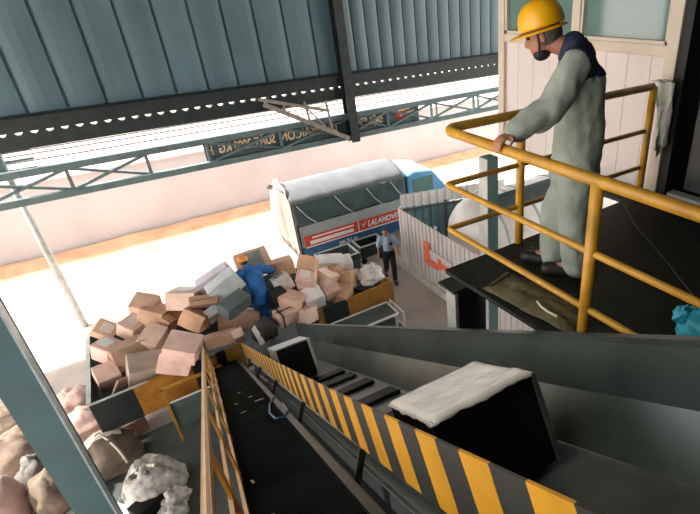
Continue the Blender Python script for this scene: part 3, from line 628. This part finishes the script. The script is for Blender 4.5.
def sack(name, label, c, r, m, seed, cat='sack', group=None, amp=.2, parts=None):
    t = thing(name, label, cat, (c[0], c[1], c[2] - r[2] * .55), group)
    bm = NB(); blob(bm, c, r, seed, amp); obj('bag_body', bm, m, t, smooth=True)
    return t
sack('cloth_bundle', 'round brown cloth bundle between the white cartons at the right of the heap', (3.3, 9.75, 1.80), (.19, .16, .15), CT['kraft'], 11, 'bundle')
sack('cloth_bundle', 'crumpled white bundle at the right end of the bin, above the yellow panel', (4.0, 9.42, 1.55), (.29, .24, .24), CT['white'], 12, 'bundle', amp=.45)
sack('cloth_bundle', 'dark brown sack at the foot of the striped conveyor below the worker in blue', (1.42, 9.0, 1.42), (.26, .2, .27), mat('dark_sack', '#3b322c', .85, bump=.5), 13, 'bundle')
bm = NB(); sheet(bm, [(1.18, 8.9, 1.63), (1.26, 8.92, 1.68), (1.34, 8.78, 1.3), (1.24, 8.76, 1.28)], .02); tag(obj('white_strip', bm, MT['white']), 'narrow white strip beside the dark brown sack at the conveyor foot', 'strip')

# ------------------------------------------------------------------ steel tables, yellow frame, trolleys
tb_ = thing('steel_table', 'low two-tier steel table with white edges, in front of the bin by the striped conveyor', 'table', (3.7, 8.85, 0))
def tray(nm, x0, x1, y0, y1, z):
    bm = NB(); box(bm, ((x0 + x1) / 2, (y0 + y1) / 2, z), (x1 - x0, y1 - y0, .03)); o = obj(nm, bm, MT['green_steel'], tb_)
    bm = NB()
    for yy in (y0, y1): box(bm, ((x0 + x1) / 2, yy, z + .02), (x1 - x0, .025, .05))
    for xx in (x0, x1): box(bm, (xx, (y0 + y1) / 2, z + .02), (.025, y1 - y0, .05))
    q = obj('edge', bm, MT['white'], o); q.location = (0, 0, 0)
tray('top', 2.75, 4.12, 8.42, 8.98, .95); tray('shelf', 2.75, 4.2, 8.30, 8.95, .6)
for xx in (2.85, 4.08):
    for yy in (8.45, 8.85): bm = NB(); box(bm, (xx, yy, .45), (.05, .05, .9)); obj('leg', bm, MT['zinc'], tb_)
bm = NB(); bar(bm, (4.27, 8.45, .92), (4.27, 9.1, .92), .03, .03); bar(bm, (4.27, 8.45, 0), (4.27, 8.45, .92), .03, .03); bar(bm, (4.27, 9.1, 0), (4.27, 9.1, .92), .03, .03); obj('end_rail', bm, MT['white'], tb_)
yf = thing('yellow_stand', 'yellow tubular stand with grey panel, in front of the bin left of the guard rail', 'stand', (-.1, 8.6, 0))
bm = NB()
for xx in (-.54, .45): bar(bm, (xx, 8.6, 0), (xx, 8.6, 1.3), .045, .045, (0, 1, 0))
bar(bm, (-.56, 8.6, 1.29), (.47, 8.6, 1.29), .045, .045); obj('frame', bm, MT['rail_yellow'], yf)
bm = NB(); bar(bm, (-.52, 8.6, .95), (.45, 8.6, .95), .02, .03); obj('crossbar', bm, MT['white'], yf)
bm = NB(); box(bm, (-.04, 8.62, .62), (.95, .015, .62)); obj('panel', bm, MT['green_steel'], yf)
def trolley(label, x0, x1, y0, y1, z, m):
    t = thing('steel_trolley', label, 'trolley', ((x0 + x1) / 2, (y0 + y1) / 2, 0))
    bm = NB(); box(bm, ((x0 + x1) / 2, (y0 + y1) / 2, .25), (x1 - x0, y1 - y0, .04)); obj('deck', bm, m, t)
    for yy in (y0, y1):
        bm = NB(); box(bm, ((x0 + x1) / 2, yy, (z + .25) / 2), (x1 - x0, .03, z - .25)); obj('side', bm, m, t)
    for xx in (x0, x1):
        bm = NB(); box(bm, (xx, (y0 + y1) / 2, (z + .25) / 2), (.03, y1 - y0, z - .25)); obj('side', bm, m, t)
    bm = NB()
    for yy in (y0, y1): box(bm, ((x0 + x1) / 2, yy, z), (x1 - x0 + .04, .05, .03))
    for xx in (x0, x1): box(bm, (xx, (y0 + y1) / 2, z), (.05, y1 - y0, .03))
    obj('rim', bm, MT['zinc'], t)
    for xx in (x0 + .1, x1 - .1):
        for yy in (y0 + .08, y1 - .08): bm = NB(); lathe(bm, (xx, yy - .02, .1), [(0, 0), (.1, 0), (.1, .04), (0, .04)], (0, 1, 0), 16); obj('wheel', bm, MT['tyre'], t)
trolley('open green steel trolley with pale rim between the carton heap and the truck', 3.75, 4.75, 11.75, 12.45, .92, MT['green_steel'])
trolley('low dark steel trolley beside the truck, behind the walking guard', 5.15, 5.95, 12.55, 13.1, .62, MT['dark_steel'])

# ------------------------------------------------------------------ sacks and bags on the floor, bottom left
sack('woven_sack', 'pinkish woven sack heap on the floor beyond the big column, left of the bin', (-2.15, 10.75, .2), (.42, .42, .36), MT['sack_pink'], 21)
sack('woven_sack', 'second pinkish sack slumped against the bin end, below the pinkish heap', (-1.95, 10.1, .16), (.38, .4, .3), MT['sack_pink'], 22)
t = sack('tied_bundle', 'brown sack bundle tied with pale straps, on the floor right of the big column', (-1.62, 8.75, .28), (.46, .40, .46), MT['sack_brown'], 23, 'bundle')
bc, br = V((-1.62, 8.75, .28)), (.46, .40, .46)
def onbag(d, k_): return bc + V((d.x * br[0], d.y * br[1], d.z * br[2])) * k_
for ax in ((.85, .5), (-.45, .9)):
    bm = NB(); tube(bm, [onbag(V((math.cos(q) * ax[0], math.cos(q) * ax[1], math.sin(q))).normalized(), 1.05) for q in [math.radians(x) for x in range(0, 181, 10)]], .022, 6); obj('strap', bm, MT['strap'], t, smooth=True)
bm = NB()
def flap(u, v):
    d = V((-.75 + 1.3 * u, -.15 + .75 * v, .8)).normalized(); return onbag(d, 1.08 + .03 * noise.noise(V((u * 5, v * 5, 0))))
grid(bm, flap, 14, 12); obj('folded_flap', bm, MT['strap'], t, smooth=True, solid=.015)
t = sack('clear_bag', 'big clear plastic bag of wrappings on the dark floor, right of the big column', (-1.08, 7.62, .28), (.44, .42, .44), MT['plastic'], 24, 'bag', amp=.18)
bm = NB(); blob(bm, (-.86, 7.15, .2), (.2, .2, .22), 31, .4); obj('loose_end', bm, MT['plastic'], t, smooth=True)
for k in range(5):
    bm = NB(); d_ = V((-.55 + .17 * k, -.25 + .1 * (k % 3), .8)).normalized(); a = V((-1.08, 7.62, .28)) + V((d_.x * .44, d_.y * .42, d_.z * .44)) * 1.0; box(bm, a, (.16, .06, .05), Euler((.3 * k, .2, .6 * k))); obj('wrapping', bm, MT['sack_grey'] if k % 2 else MT['strap'], t)
sack('pale_sack', 'small pale sack at the bottom of the picture, below the clear bag', (-.95, 6.95, .12), (.22, .2, .2), MT['plastic'], 26)
t = thing('white_tray', 'flat white tray with a dark ball in it, at the foot of the clear bag', 'tray', (-1.45, 7.5, 0))
bm = NB(); box(bm, (-1.45, 7.45, .22), (.42, .42, .04), Euler((0, 0, .25))); box(bm, (-1.45, 7.45, .1), (.36, .36, .2), Euler((0, 0, .25))); obj('board', bm, MT['white'], t)
bm = NB(); ball(bm, (-1.52, 7.58, .3), (.09, .09, .07)); tag(obj('dark_ball', bm, MT['green_steel'], smooth=True), 'dark green round lump lying on the white tray', 'ball')
bm = NB(); box(bm, (-1.22, 7.2, .2), (.46, .3, .4), Euler((0, 0, .45))); tag(obj('black_box', bm, MT['black_carton'], bevel=.01), 'black box standing at the bottom edge in front of the clear bag', 'box')
sack('woven_sack', 'pale tan sack left of the big column, highest of the left pile', (-3.15, 10.9, .22), (.55, .5, .42), MT['sack_tan'], 27)
sack('woven_sack', 'large tan sack in the middle of the pile left of the big column', (-3.0, 9.85, .25), (.56, .42, .45), MT['sack_tan'], 28)
sack('woven_sack', 'grey crumpled sack beside the tan ones, left of the big column', (-2.62, 9.15, .2), (.34, .28, .36), MT['sack_grey'], 29, amp=.4)
sack('woven_sack', 'brown sack at the bottom edge, partly behind the big column', (-2.42, 8.45, .26), (.34, .36, .46), MT['sack_brown'], 30)
sack('woven_sack', 'smooth pinkish sack in the bottom left corner', (-3.06, 8.55, .36), (.30, .38, .54), MT['sack_pink'], 31, amp=.1)
bm = NB(); box(bm, (-1.28, 9.45, .18), (.5, .36, .34), Euler((0, 0, .2))); tag(obj('floor_carton', bm, CT['kraft'], bevel=.012), 'brown carton on the floor beneath the left end of the sorting bin', 'carton')

# ------------------------------------------------------------------ truck
tr = thing('truck', 'tarpaulin-covered delivery truck with red banner and blue side boards, behind the carton heap', 'truck', (6.2, 14.4, 0))
X0, X1, Y0, Y1 = 3.72, 7.35, 13.5, 15.3
bm = NB(); box(bm, ((X0 + X1) / 2, Y0 - .005, .5), (X1 - X0, .05, .38)); obj('side_board', bm, MT['blue'], tr)
bm = NB(); box(bm, ((X0 + X1) / 2, (Y0 + Y1) / 2, .36), (X1 - X0, Y1 - Y0 - .06, .1)); box(bm, (X0 + 4.3, 14.4, .42), (2.4, .8, .15)); obj('chassis', bm, MT['dark_steel'], tr)
bm = NB(); box(bm, ((X0 + X1) / 2, Y0, 1.02), (X1 - X0 - .04, .03, .68)); obj('side_curtain', bm, MT['truck_grey'], tr)
bm = NB(); box(bm, (5.5, Y0 - .022, .86), (3.3, .012, .34)); bnr = obj('side_banner', bm, MT['red'], tr)
bm = NB(); box(bm, (4.75, Y0 - .032, .95), (1.35, .008, .05)); box(bm, (4.7, Y0 - .032, .80), (1.4, .008, .11)); box(bm, (5.58, Y0 - .032, .85), (.03, .008, .32)); box(bm, (5.5, Y0 - .032, .675), (3.3, .008, .035)); q = obj('white_bars', bm, MT['white'], bnr); q.location = (0, 0, 0)
bm = NB(); bar(bm, (5.68, Y0 - .035, .92), (5.73, Y0 - .035, .80), .006, .035, (0, 1, 0)); bar(bm, (5.72, Y0 - .035, .80), (5.84, Y0 - .035, .98), .006, .035, (0, 1, 0)); q = obj('tick_mark', bm, MT['white'], bnr); q.location = (0, 0, 0)
q = text_mesh('lettering', 'LALAMOVE', .26, (5.88, Y0 - .035, .77), (1, 0, 0), (0, 0, 1), MT['white'], bnr, .004, shear=.25, bold=.008, sx=.82)
text_mesh('number', '29F-751.43', .2, (4.86, Y0 - .034, .42), (1, 0, 0), (0, 0, 1), MT['white'], tr, .004, bold=.003, sx=.7)
bm = NB()                                                        # tarp roof: arched, overhanging the dark drop sheet
def arch(u, v):
    x = X0 - .12 * (1 - u) * (v > .35) - .05 + (X1 - X0 + .05) * u; y = Y0 - .03 + (Y1 - Y0 + .06) * v; z = 2.06 + .36 * math.sin(math.pi * min(1, max(0, v))) ** .8 + .02 * noise.noise(V((x * 2, y * 2, 0)))
    return V((x, y, z + .010 * math.cos(u * 5 * 2 * math.pi)))
grid(bm, arch, 40, 14); obj('tarp_roof', bm, MT['tarp_top'], tr, smooth=True, solid=.012)
bm = NB()
def drop(u, v):
    x = X0 - .02 + (X1 - X0) * u; sc = .06 * abs(math.sin(u * 3 * math.pi)); z = 2.06 - v * (.62 + sc)
    return V((x, Y0 - .04 - .03 * abs(math.sin(u * 5 * math.pi)) * math.sin(math.pi * v), z))
grid(bm, drop, 60, 10); obj('tarp_side', bm, MT['tarp_side'], tr, smooth=True, solid=.01)
for u in (.02, .34, .62, .85):
    bm = NB(); x = X0 + (X1 - X0) * u; tube(bm, [(x, Y0 - .09, 2.05), (x + .25, Y0 - .10, 1.65), (x + .6, Y0 - .08, 1.28)], .012, 6)
    obj('tie_rope', bm, MT['zinc'], tr)
bm = NB()
def curt(u, v): return V((X0 - .05 - .03 * math.sin(u * 21) - .12 * math.sin(math.pi * v) * (u > .5), Y0 + .06 + (Y1 - Y0 - .1) * u, .4 + (1.75 + .45 * math.sin(math.pi * u)) * v))
grid(bm, curt, 40, 10); obj('rear_curtain', bm, MT['pink'], tr, smooth=True, solid=.01)
bm = NB()
for yy in (Y0, Y1): bar(bm, (X0, yy, .35), (X0, yy, 2.05), .06, .06, (1, 0, 0))
bar(bm, (X0, Y0, .34), (X0, Y1, .34), .08, .1); obj('rear_frame', bm, MT['dark_steel'], tr)
bm = NB(); box(bm, ((X0 + X1) / 2, Y1, 1.2), (X1 - X0, .04, 1.7)); obj('off_side', bm, MT['tarp_side'], tr)
bm = NB()                                                        # cab: side profile extruded across
prof = [(7.5, .35), (7.5, 2.0), (7.8, 2.1), (8.5, 2.0), (9.1, 1.25), (9.2, .35)]
a = [bm.verts.new((x, Y0 + .1, z)) for x, z in prof]; b = [bm.verts.new((x, Y1 - .1, z)) for x, z in prof]; bm.faces.new(a); bm.faces.new(b[::-1])
for i in range(6): bm.faces.new((a[i], a[(i + 1) % 6], b[(i + 1) % 6], b[i]))
cb = obj('cab', bm, MT['cab_blue'], tr, bevel=.06)
bm = NB(); box(bm, (8.1, Y0 + .09, 1.6), (.75, .02, .5)); q = obj('side_window', bm, MT['glass'], cb); q.location = (0, 0, 0)
for xx in (4.75, 8.5):
    for yy in (Y0 + .05, Y1 - .25):
        bm = NB(); lathe(bm, (xx, yy, .34), [(0, 0), (.2, 0), (.34, .02), (.34, .2), (.2, .22), (0, .22)], (0, 1, 0), 24); wl = obj('wheel', bm, MT['tyre'], tr)
        bm = NB(); lathe(bm, (xx, yy - .012, .34), [(0, 0), (.18, 0), (.18, .02), (0, .02)], (0, 1, 0), 16); q = obj('hub', bm, MT['zinc'], wl); q.location = (0, 0, 0)

# ------------------------------------------------------------------ people
def caps(bm, pts, rs, seg=14):
    """chain of balls and tapered tubes, fused afterwards"""
    for p, r in zip(pts, rs): ball(bm, p, r, seg=seg)
    for i in range(len(pts) - 1):
        a, b = V(pts[i]), V(pts[i + 1]); ra = rs[i] if not isinstance(rs[i], tuple) else min(rs[i]); rb = rs[i + 1] if not isinstance(rs[i + 1], tuple) else min(rs[i + 1])
        tube(bm, [a, b], [ra, rb], seg)
def hand(bm, wrist, fdir, pn, size=1.0, curl=.9, side=1):
    """palm, four unequal fingers curling towards -pn, thumb from the side of the palm"""
    f = V(fdir).normalized(); n = V(pn); n = (n - f * n.dot(f)).normalized(); s = f.cross(n) * side; w = V(wrist); z = size
    for k in (-1.2, -.4, .4, 1.2): caps(bm, [w + s * .012 * k * z, w + f * .085 * z + s * .019 * k * z], [.014 * z, .0125 * z], 8)
    for k, L in ((-1.2, .85), (-.4, 1.0), (.4, .94), (1.2, .74)):
        p = w + f * .085 * z + s * .021 * k * z; d = f.copy(); pts = [p]
        for j, seg_ in enumerate((.040, .028, .022)):
            a = curl * (.45 + .25 * j); d = (d * math.cos(a) - n * math.sin(a)).normalized() if j or curl else d; d.normalize(); p = p + d * seg_ * L * z; pts.append(p)
        caps(bm, pts, [.0105 * z, .0098 * z, .009 * z, .0078 * z], 8)
    t0 = w + f * .03 * z + s * -.022 * z; t1 = t0 + (f * .6 - s * .8 - n * .3).normalized() * .042 * z; t2 = t1 + (f * .8 - n * .6).normalized() * .032 * z
    caps(bm, [t0, t1, t2], [.014 * z, .0115 * z, .009 * z], 8)
def head(bm, c, f, upv, z=1.0):
    f = V(f).normalized(); u_ = V(upv); u_ = (u_ - f * u_.dot(f)).normalized(); l = u_.cross(f); c = V(c); Rm = M((f, l, u_)).transposed()
    def P(a, b, d): return c + (f * a + l * b + u_ * d) * z
    ball(bm, P(-.012, 0, .03), (.097 * z, .077 * z, .09 * z), Rm); ball(bm, P(.025, 0, -.035), (.066 * z, .06 * z, .075 * z), Rm); ball(bm, P(.055, 0, -.085), (.032 * z, .034 * z, .026 * z), Rm)
    caps(bm, [P(.088, 0, .012), P(.104, 0, -.022), P(.088, 0, -.032)], [.011 * z, .015 * z, .012 * z], 8); ball(bm, P(.083, .017, -.03), .009 * z, seg=8); ball(bm, P(.083, -.017, -.03), .009 * z, seg=8)
    ball(bm, P(.08, 0, .03), (.018 * z, .055 * z, .012 * z), Rm); ball(bm, P(.082, 0, -.058), (.012 * z, .024 * z, .007 * z), Rm); ball(bm, P(.079, 0, -.07), (.012 * z, .021 * z, .008 * z), Rm)
    for sd in (-1, 1): ball(bm, P(-.008, sd * .08, -.008), (.02 * z, .011 * z, .034 * z), Rm)
    return P, Rm
def person(label, J, mats, z=1.0, voxel=.009, loc=None, nm='person', sleeve=1.0, garment=True):
    t = thing(nm, label, 'person', loc)
    bm = NB()
    P, Rm = head(bm, J['head'], J['face'], J['up'], z)
    caps(bm, [J['neck'], V(J['head']) + V((0, 0, -.04)) - V(J['face']).normalized() * .03], [.058 * z, .055 * z])
    caps(bm, [J['pelvis'], J['waist'], J['chest'], J['neck']], [.115 * z, .105 * z, .125 * z, .06 * z])
    for s in 'LR':
        caps(bm, [J['chest'], J['sh' + s], J['el' + s], J['wr' + s]], [.09 * z, .05 * z, .038 * z, .027 * z])
        hand(bm, J['wr' + s], J['hf' + s], J['hn' + s], z, J.get('curl' + s, .7), 1 if s == 'L' else -1)
        caps(bm, [J['pelvis'], J['hip' + s], J['kn' + s], J['an' + s], J['toe' + s]], [.1 * z, .082 * z, .055 * z, .04 * z, .032 * z])
    fuse(obj('body', bm, mats['skin'], t), voxel, 2)
    for sd in (-1, 1):
        bm = NB(); ball(bm, P(.077, sd * .03, .012), (.012 * z, .014 * z, .009 * z), Rm, 10); obj('eye', bm, MT['eye'], t, smooth=True)
    return t, P, Rm
def torso(bm, J, z, extra=0, bulk=(.165, .16, .175, .09)):
    caps(bm, [J['pelvis'], J['waist'], J['chest'], J['neck']], [bulk[0] * z + extra, bulk[1] * z + extra, bulk[2] * z + extra, bulk[3] * z])
    caps(bm, [J['shL'], J['chest'], J['shR']], [.085 * z + extra, .12 * z + extra, .085 * z + extra])
def sleeves(bm, J, z, end=1.0, r=(.085, .07, .055)):
    for s in 'LR':
        sh, el, wr = V(J['sh' + s]), V(J['el' + s]), V(J['wr' + s])
        if end <= .5: caps(bm, [sh, sh.lerp(el, end * 2)], [r[0] * z, r[1] * 1.05 * z])
        else: caps(bm, [sh, el, el.lerp(wr, (end - .5) * 2 * .93)], [r[0] * z, r[1] * z, r[2] * z])
def trousers(bm, J, z, r=(.15, .115, .085, .075)):
    for s in 'LR': caps(bm, [J['pelvis'], J['hip' + s], J['kn' + s], V(J['kn' + s]).lerp(V(J['an' + s]), 1.04)], [r[0] * z, r[1] * z, r[2] * z, r[3] * z])
def shoes(J, t, m, z=1.0):
    for s in 'LR':
        bm = NB(); a, b = V(J['an' + s]), V(J['toe' + s]); g = min(a.z, b.z) - .03
        h = a + (a - b).normalized() * .05; h.z = b.z; caps(bm, [h, (h + b) / 2, b], [.054 * z, .053 * z, .05 * z], 12); caps(bm, [V((a.x, a.y, b.z)), a + V((0, 0, .03))], [.054 * z, .058 * z], 12)
        fuse(obj('shoe', bm, m, t), .012, 2)

# man in pale coverall leaning on the rail
f = V((-.62, .78, 0)).normalized(); l = V((-f.y, f.x, 0))
J = dict(head=(2.215, 2.26, 7.125), face=(f + V((0, 0, -.38))), up=V((0, 0, 1)) + f * .38, neck=(2.335, 2.125, 7.05), chest=(2.365, 2.09, 6.85), waist=(2.375, 2.075, 6.62), pelvis=(2.365, 2.075, 6.43),
         shL=V((2.345, 2.10, 6.99)) + l * .165, shR=V((2.36, 2.11, 6.99)) - l * .165,
         elL=(2.035, 1.99, 6.785), wrL=(1.82, 2.06, 6.672), hfL=(-1, -.1, -.15), hnL=(-.25, 0, 1), curlL=.95,
         elR=(2.50, 2.33, 6.68), wrR=(2.36, 2.42, 6.56), hfR=(-.6, .5, -.4), hnR=(-.2, .6, .5), curlR=.8,
         hipL=V((2.37, 2.06, 6.36)) + l * .09, hipR=V((2.37, 2.06, 6.36)) - l * .09,
         knL=(2.30, 2.0, 6.03), anL=(2.33, 1.97, 5.70), toeL=(2.205, 2.11, 5.645), knR=(2.335, 2.20, 6.03), anR=(2.335, 2.18, 5.70), toeR=(2.215, 2.33, 5.645))
man, P, Rm = person('man in pale grey coverall and yellow hard hat leaning on the yellow railing', J, dict(skin=MT['skin']), 1.0, .008, (2.33, 2.08, 5.6))
bm = NB(); torso(bm, J, 1, 0, (.15, .15, .155, .085)); sleeves(bm, J, 1, 1.0, (.092, .088, .066)); trousers(bm, J, 1, (.145, .118, .095, .095))
caps(bm, [V(J['pelvis']) + V((0, 0, -.1)), V(J['waist'])], [.165, .160])
cvr = obj('coverall', bm, MT['coverall'], man); fuse(cvr, .012, 3)
for v in cvr.data.vertices:                                       # cloth folds
    k_ = .016 * noise.noise(V((v.co.x * 8, v.co.y * 8, v.co.z * 5))) + .009 * noise.noise(v.co * 17 + V((3, 1, 2))); v.co += v.normal * k_
me = cvr.data; nk = V(J['neck']); bm = NB(); bm.from_mesh(me)     # navy yoke: the shoulder area of the coverall, a few millimetres proud
bm.normal_update(); dl = []
for fc in bm.faces:
    d = fc.calc_center_median() - nk; a = d.dot(f); b = abs(d.dot(l)); lim = -.135 if a < .0 else -.135 + a * 1.1
    if not (d.z > lim and b < .20): dl.append(fc)
bmesh.ops.delete(bm, geom=dl, context='FACES')
for v in bm.verts: v.co += v.normal * .004
yk = obj('navy_yoke', bm, MT['navy'], man, smooth=True, solid=.004)
bm = NB(); lathe(bm, nk + V((0, 0, .0)), [(.10, -.03), (.092, .0), (.085, .035), (.075, .036), (.08, 0)], f * .35 + V((0, 0, 1)), 24); obj('collar', bm, MT['navy'], man, smooth=True)
shoes(J, man, MT['shoe'], 1.05)
bm = NB(); ball(bm, P(-.03, 0, .0), (.088, .083, .078), Rm); obj('hair', bm, mat('hair_grey', '#4f504d', .8, scale=40, var=.3), man, smooth=True)
bm = NB(); ball(bm, P(.032, 0, -.088), (.054, .056, .044), Rm); obj('face_mask', bm, MT['black'], man, smooth=True)
bm = NB(); Hc = P(-.012, 0, .045); ha = (Rm @ V((-.10, 0, 1))).normalized()
lathe(bm, Hc, [(.128, .0), (.130, .012), (.127, .05), (.113, .09), (.085, .122), (.045, .138), (0.001, .143)], ha, 32)
hf = V(J['face']).normalized()
ht = obj('hard_hat', bm, MT['helmet'], man, smooth=True, solid=-.006)
bm = NB(); 
def brim(u, v):
    a = u * 2 * math.pi; x = (Rm @ V((1, 0, .1))).normalized(); y = ha.cross(x).normalized(); x = y.cross(ha)
    r = .126 + v * (.022 + .05 * max(0, math.cos(a)) ** 2); return Hc + x * math.cos(a) * r + y * math.sin(a) * r * .95 - ha * (.008 + .012 * v)
grid(bm, brim, 36, 3, True); q = obj('brim', bm, MT['helmet'], ht, smooth=True, solid=.006); q.location = (0, 0, 0)
bm = NB(); 
for sd in (-1, 1): tube(bm, [P(.01, sd * .088, .04), P(.02, sd * .084, -.03), P(.045, sd * .045, -.10)], .006, 6)
obj('chin_strap', bm, MT['black'], man)
bm = NB(); lathe(bm, V(J['wrL']).lerp(V(J['elL']), .1), [(.034, -.012), (.036, 0), (.034, .012)], V(J['elL']) - V(J['wrL']), 16); obj('watch', bm, MT['black'], man, solid=.004)

# security guard walking
g0 = V((5.42, 11.26, 0)); f = V((-.35, -.94, 0)).normalized(); l = V((-f.y, f.x, 0))
def G(a, b, z): return g0 + f * a + l * b + V((0, 0, z))
J = dict(head=G(.03, -.03, 1.54), face=f + V((0, 0, -.12)) - l * .25, up=(0, 0, 1), neck=G(0, 0, 1.42), chest=G(0, 0, 1.24), waist=G(0, 0, 1.04), pelvis=G(0, 0, .92),
         shL=G(0, .18, 1.36), shR=G(0, -.18, 1.36), elL=G(.02, .29, 1.12), wrL=G(.16, .27, .93), hfL=(f.x * .5, f.y * .5, -.8), hnL=l, elR=G(-.06, -.25, 1.1), wrR=G(.03, -.27, .87), hfR=(f.x * .3, f.y * .3, -.9), hnR=-l,
         hipL=G(0, .09, .88), hipR=G(0, -.09, .88), knL=G(.16, .09, .48), anL=G(.16, .09, .09), toeL=G(.34, .10, .045), knR=G(.04, -.10, .47), anR=G(-.30, -.10, .20), toeR=G(-.20, -.10, .05))
gd, P, Rm = person('security guard in light blue shirt and dark trousers walking beside the white fence', J, dict(skin=MT['skin']), 1.0, .012, (5.34, 11.28, 0))
bm = NB(); torso(bm, J, 1, -.02, (.15, .15, .165, .09)); sleeves(bm, J, 1, .42, (.08, .072, .06)); fuse(obj('shirt', bm, MT['light_shirt'], gd), .014, 3)
bm = NB(); trousers(bm, J, 1, (.145, .10, .075, .065)); fuse(obj('trousers', bm, MT['trousers'], gd), .014, 3)
shoes(J, gd, MT['shoe'])
bm = NB(); ball(bm, P(-.025, 0, .045), (.095, .085, .085), Rm); obj('hair', bm, MT['hair'], gd, smooth=True)
bm = NB(); tube(bm, [V(J['waist']) + V((0, 0, -.05)) + (f * math.cos(a) + l * math.sin(a)) * .148 for a in [i * math.pi / 10 for i in range(21)]], .018, 6, False); obj('belt', bm, MT['black'], gd)
bm = NB(); box(bm, G(.165, .08, 1.24), (.012, .09, .09), M((f, l, V((0, 0, 1)))).transposed()); obj('pocket', bm, MT['navy'], gd)

# worker in blue among the cartons, seen from behind
g0 = V((1.62, 9.72, .95)); f = V((-.12, .99, 0)).normalized(); l = V((-f.y, f.x, 0))
J = dict(head=G(.30, .05, 1.58), face=f + V((0, 0, -.45)), up=V((0, 0, 1)) + f * .45, neck=G(.21, .03, 1.46), chest=G(.13, 0, 1.27), waist=G(.05, 0, 1.05), pelvis=G(0, 0, .92),
         shL=G(.18, .20, 1.40), shR=G(.16, -.20, 1.38), elL=G(.30, .40, 1.28), wrL=G(.48, .46, 1.20), hfL=(f.x, f.y, -.3), hnL=(0, 0, 1), elR=G(.20, -.42, 1.22), wrR=G(.40, -.44, 1.12), hfR=(f.x, f.y, -.3), hnR=(0, 0, 1),
         hipL=G(0, .09, .88), hipR=G(0, -.09, .88), knL=G(.06, .08, .47), anL=G(-.02, .07, .09), toeL=G(.16, .08, .045), knR=G(.08, -.08, .47), anR=G(.0, -.07, .09), toeR=G(.18, -.08, .045))
bw, P, Rm = person('worker in blue work clothes and orange cap standing among the cartons, seen from behind', J, dict(skin=MT['skin']), 1.0, .012, tuple(g0))
bm = NB(); torso(bm, J, 1, .01, (.18, .185, .19, .09)); sleeves(bm, J, 1, .9, (.10, .09, .075)); caps(bm, [G(0, 0, .84), G(.04, 0, 1.0)], [.18, .18]); caps(bm, [G(.0, .07, .86), G(.0, -.07, .86)], [.165, .165]); s_ = obj('jacket', bm, MT['blue_cloth'], bw); fuse(s_, .014, 3)
bm = NB(); trousers(bm, J, 1, (.15, .105, .085, .072)); fuse(obj('trousers', bm, MT['blue_cloth'], bw), .014, 3)
shoes(J, bw, MT['shoe'])
bm = NB(); ball(bm, P(-.03, 0, .0), (.088, .08, .075), Rm); obj('hair', bm, MT['hair'], bw, smooth=True)
bm = NB(); ball(bm, P(-.015, 0, .05), (.12, .11, .10), Rm); sheet(bm, [P(.06, -.06, .055), P(.06, .06, .055), P(.16, .045, .035), P(.16, -.045, .035)], .012); obj('cap', bm, MT['cap'], bw, smooth=False, sub=1)

for nm, lb in dict(hard_hat='yellow hard hat', navy_yoke='navy shoulder yoke', collar='navy collar', face_mask='black face mask', cap='orange cap', side_banner='red banner with white lettering', top_sheet='crumpled white sheet', striped_panel='yellow and black striped side panel', rear_curtain='pale pinkish rear curtain').items():
    for o in bpy.data.objects:
        if o.parent and o.name.split('.')[0] == nm: o['label'] = lb
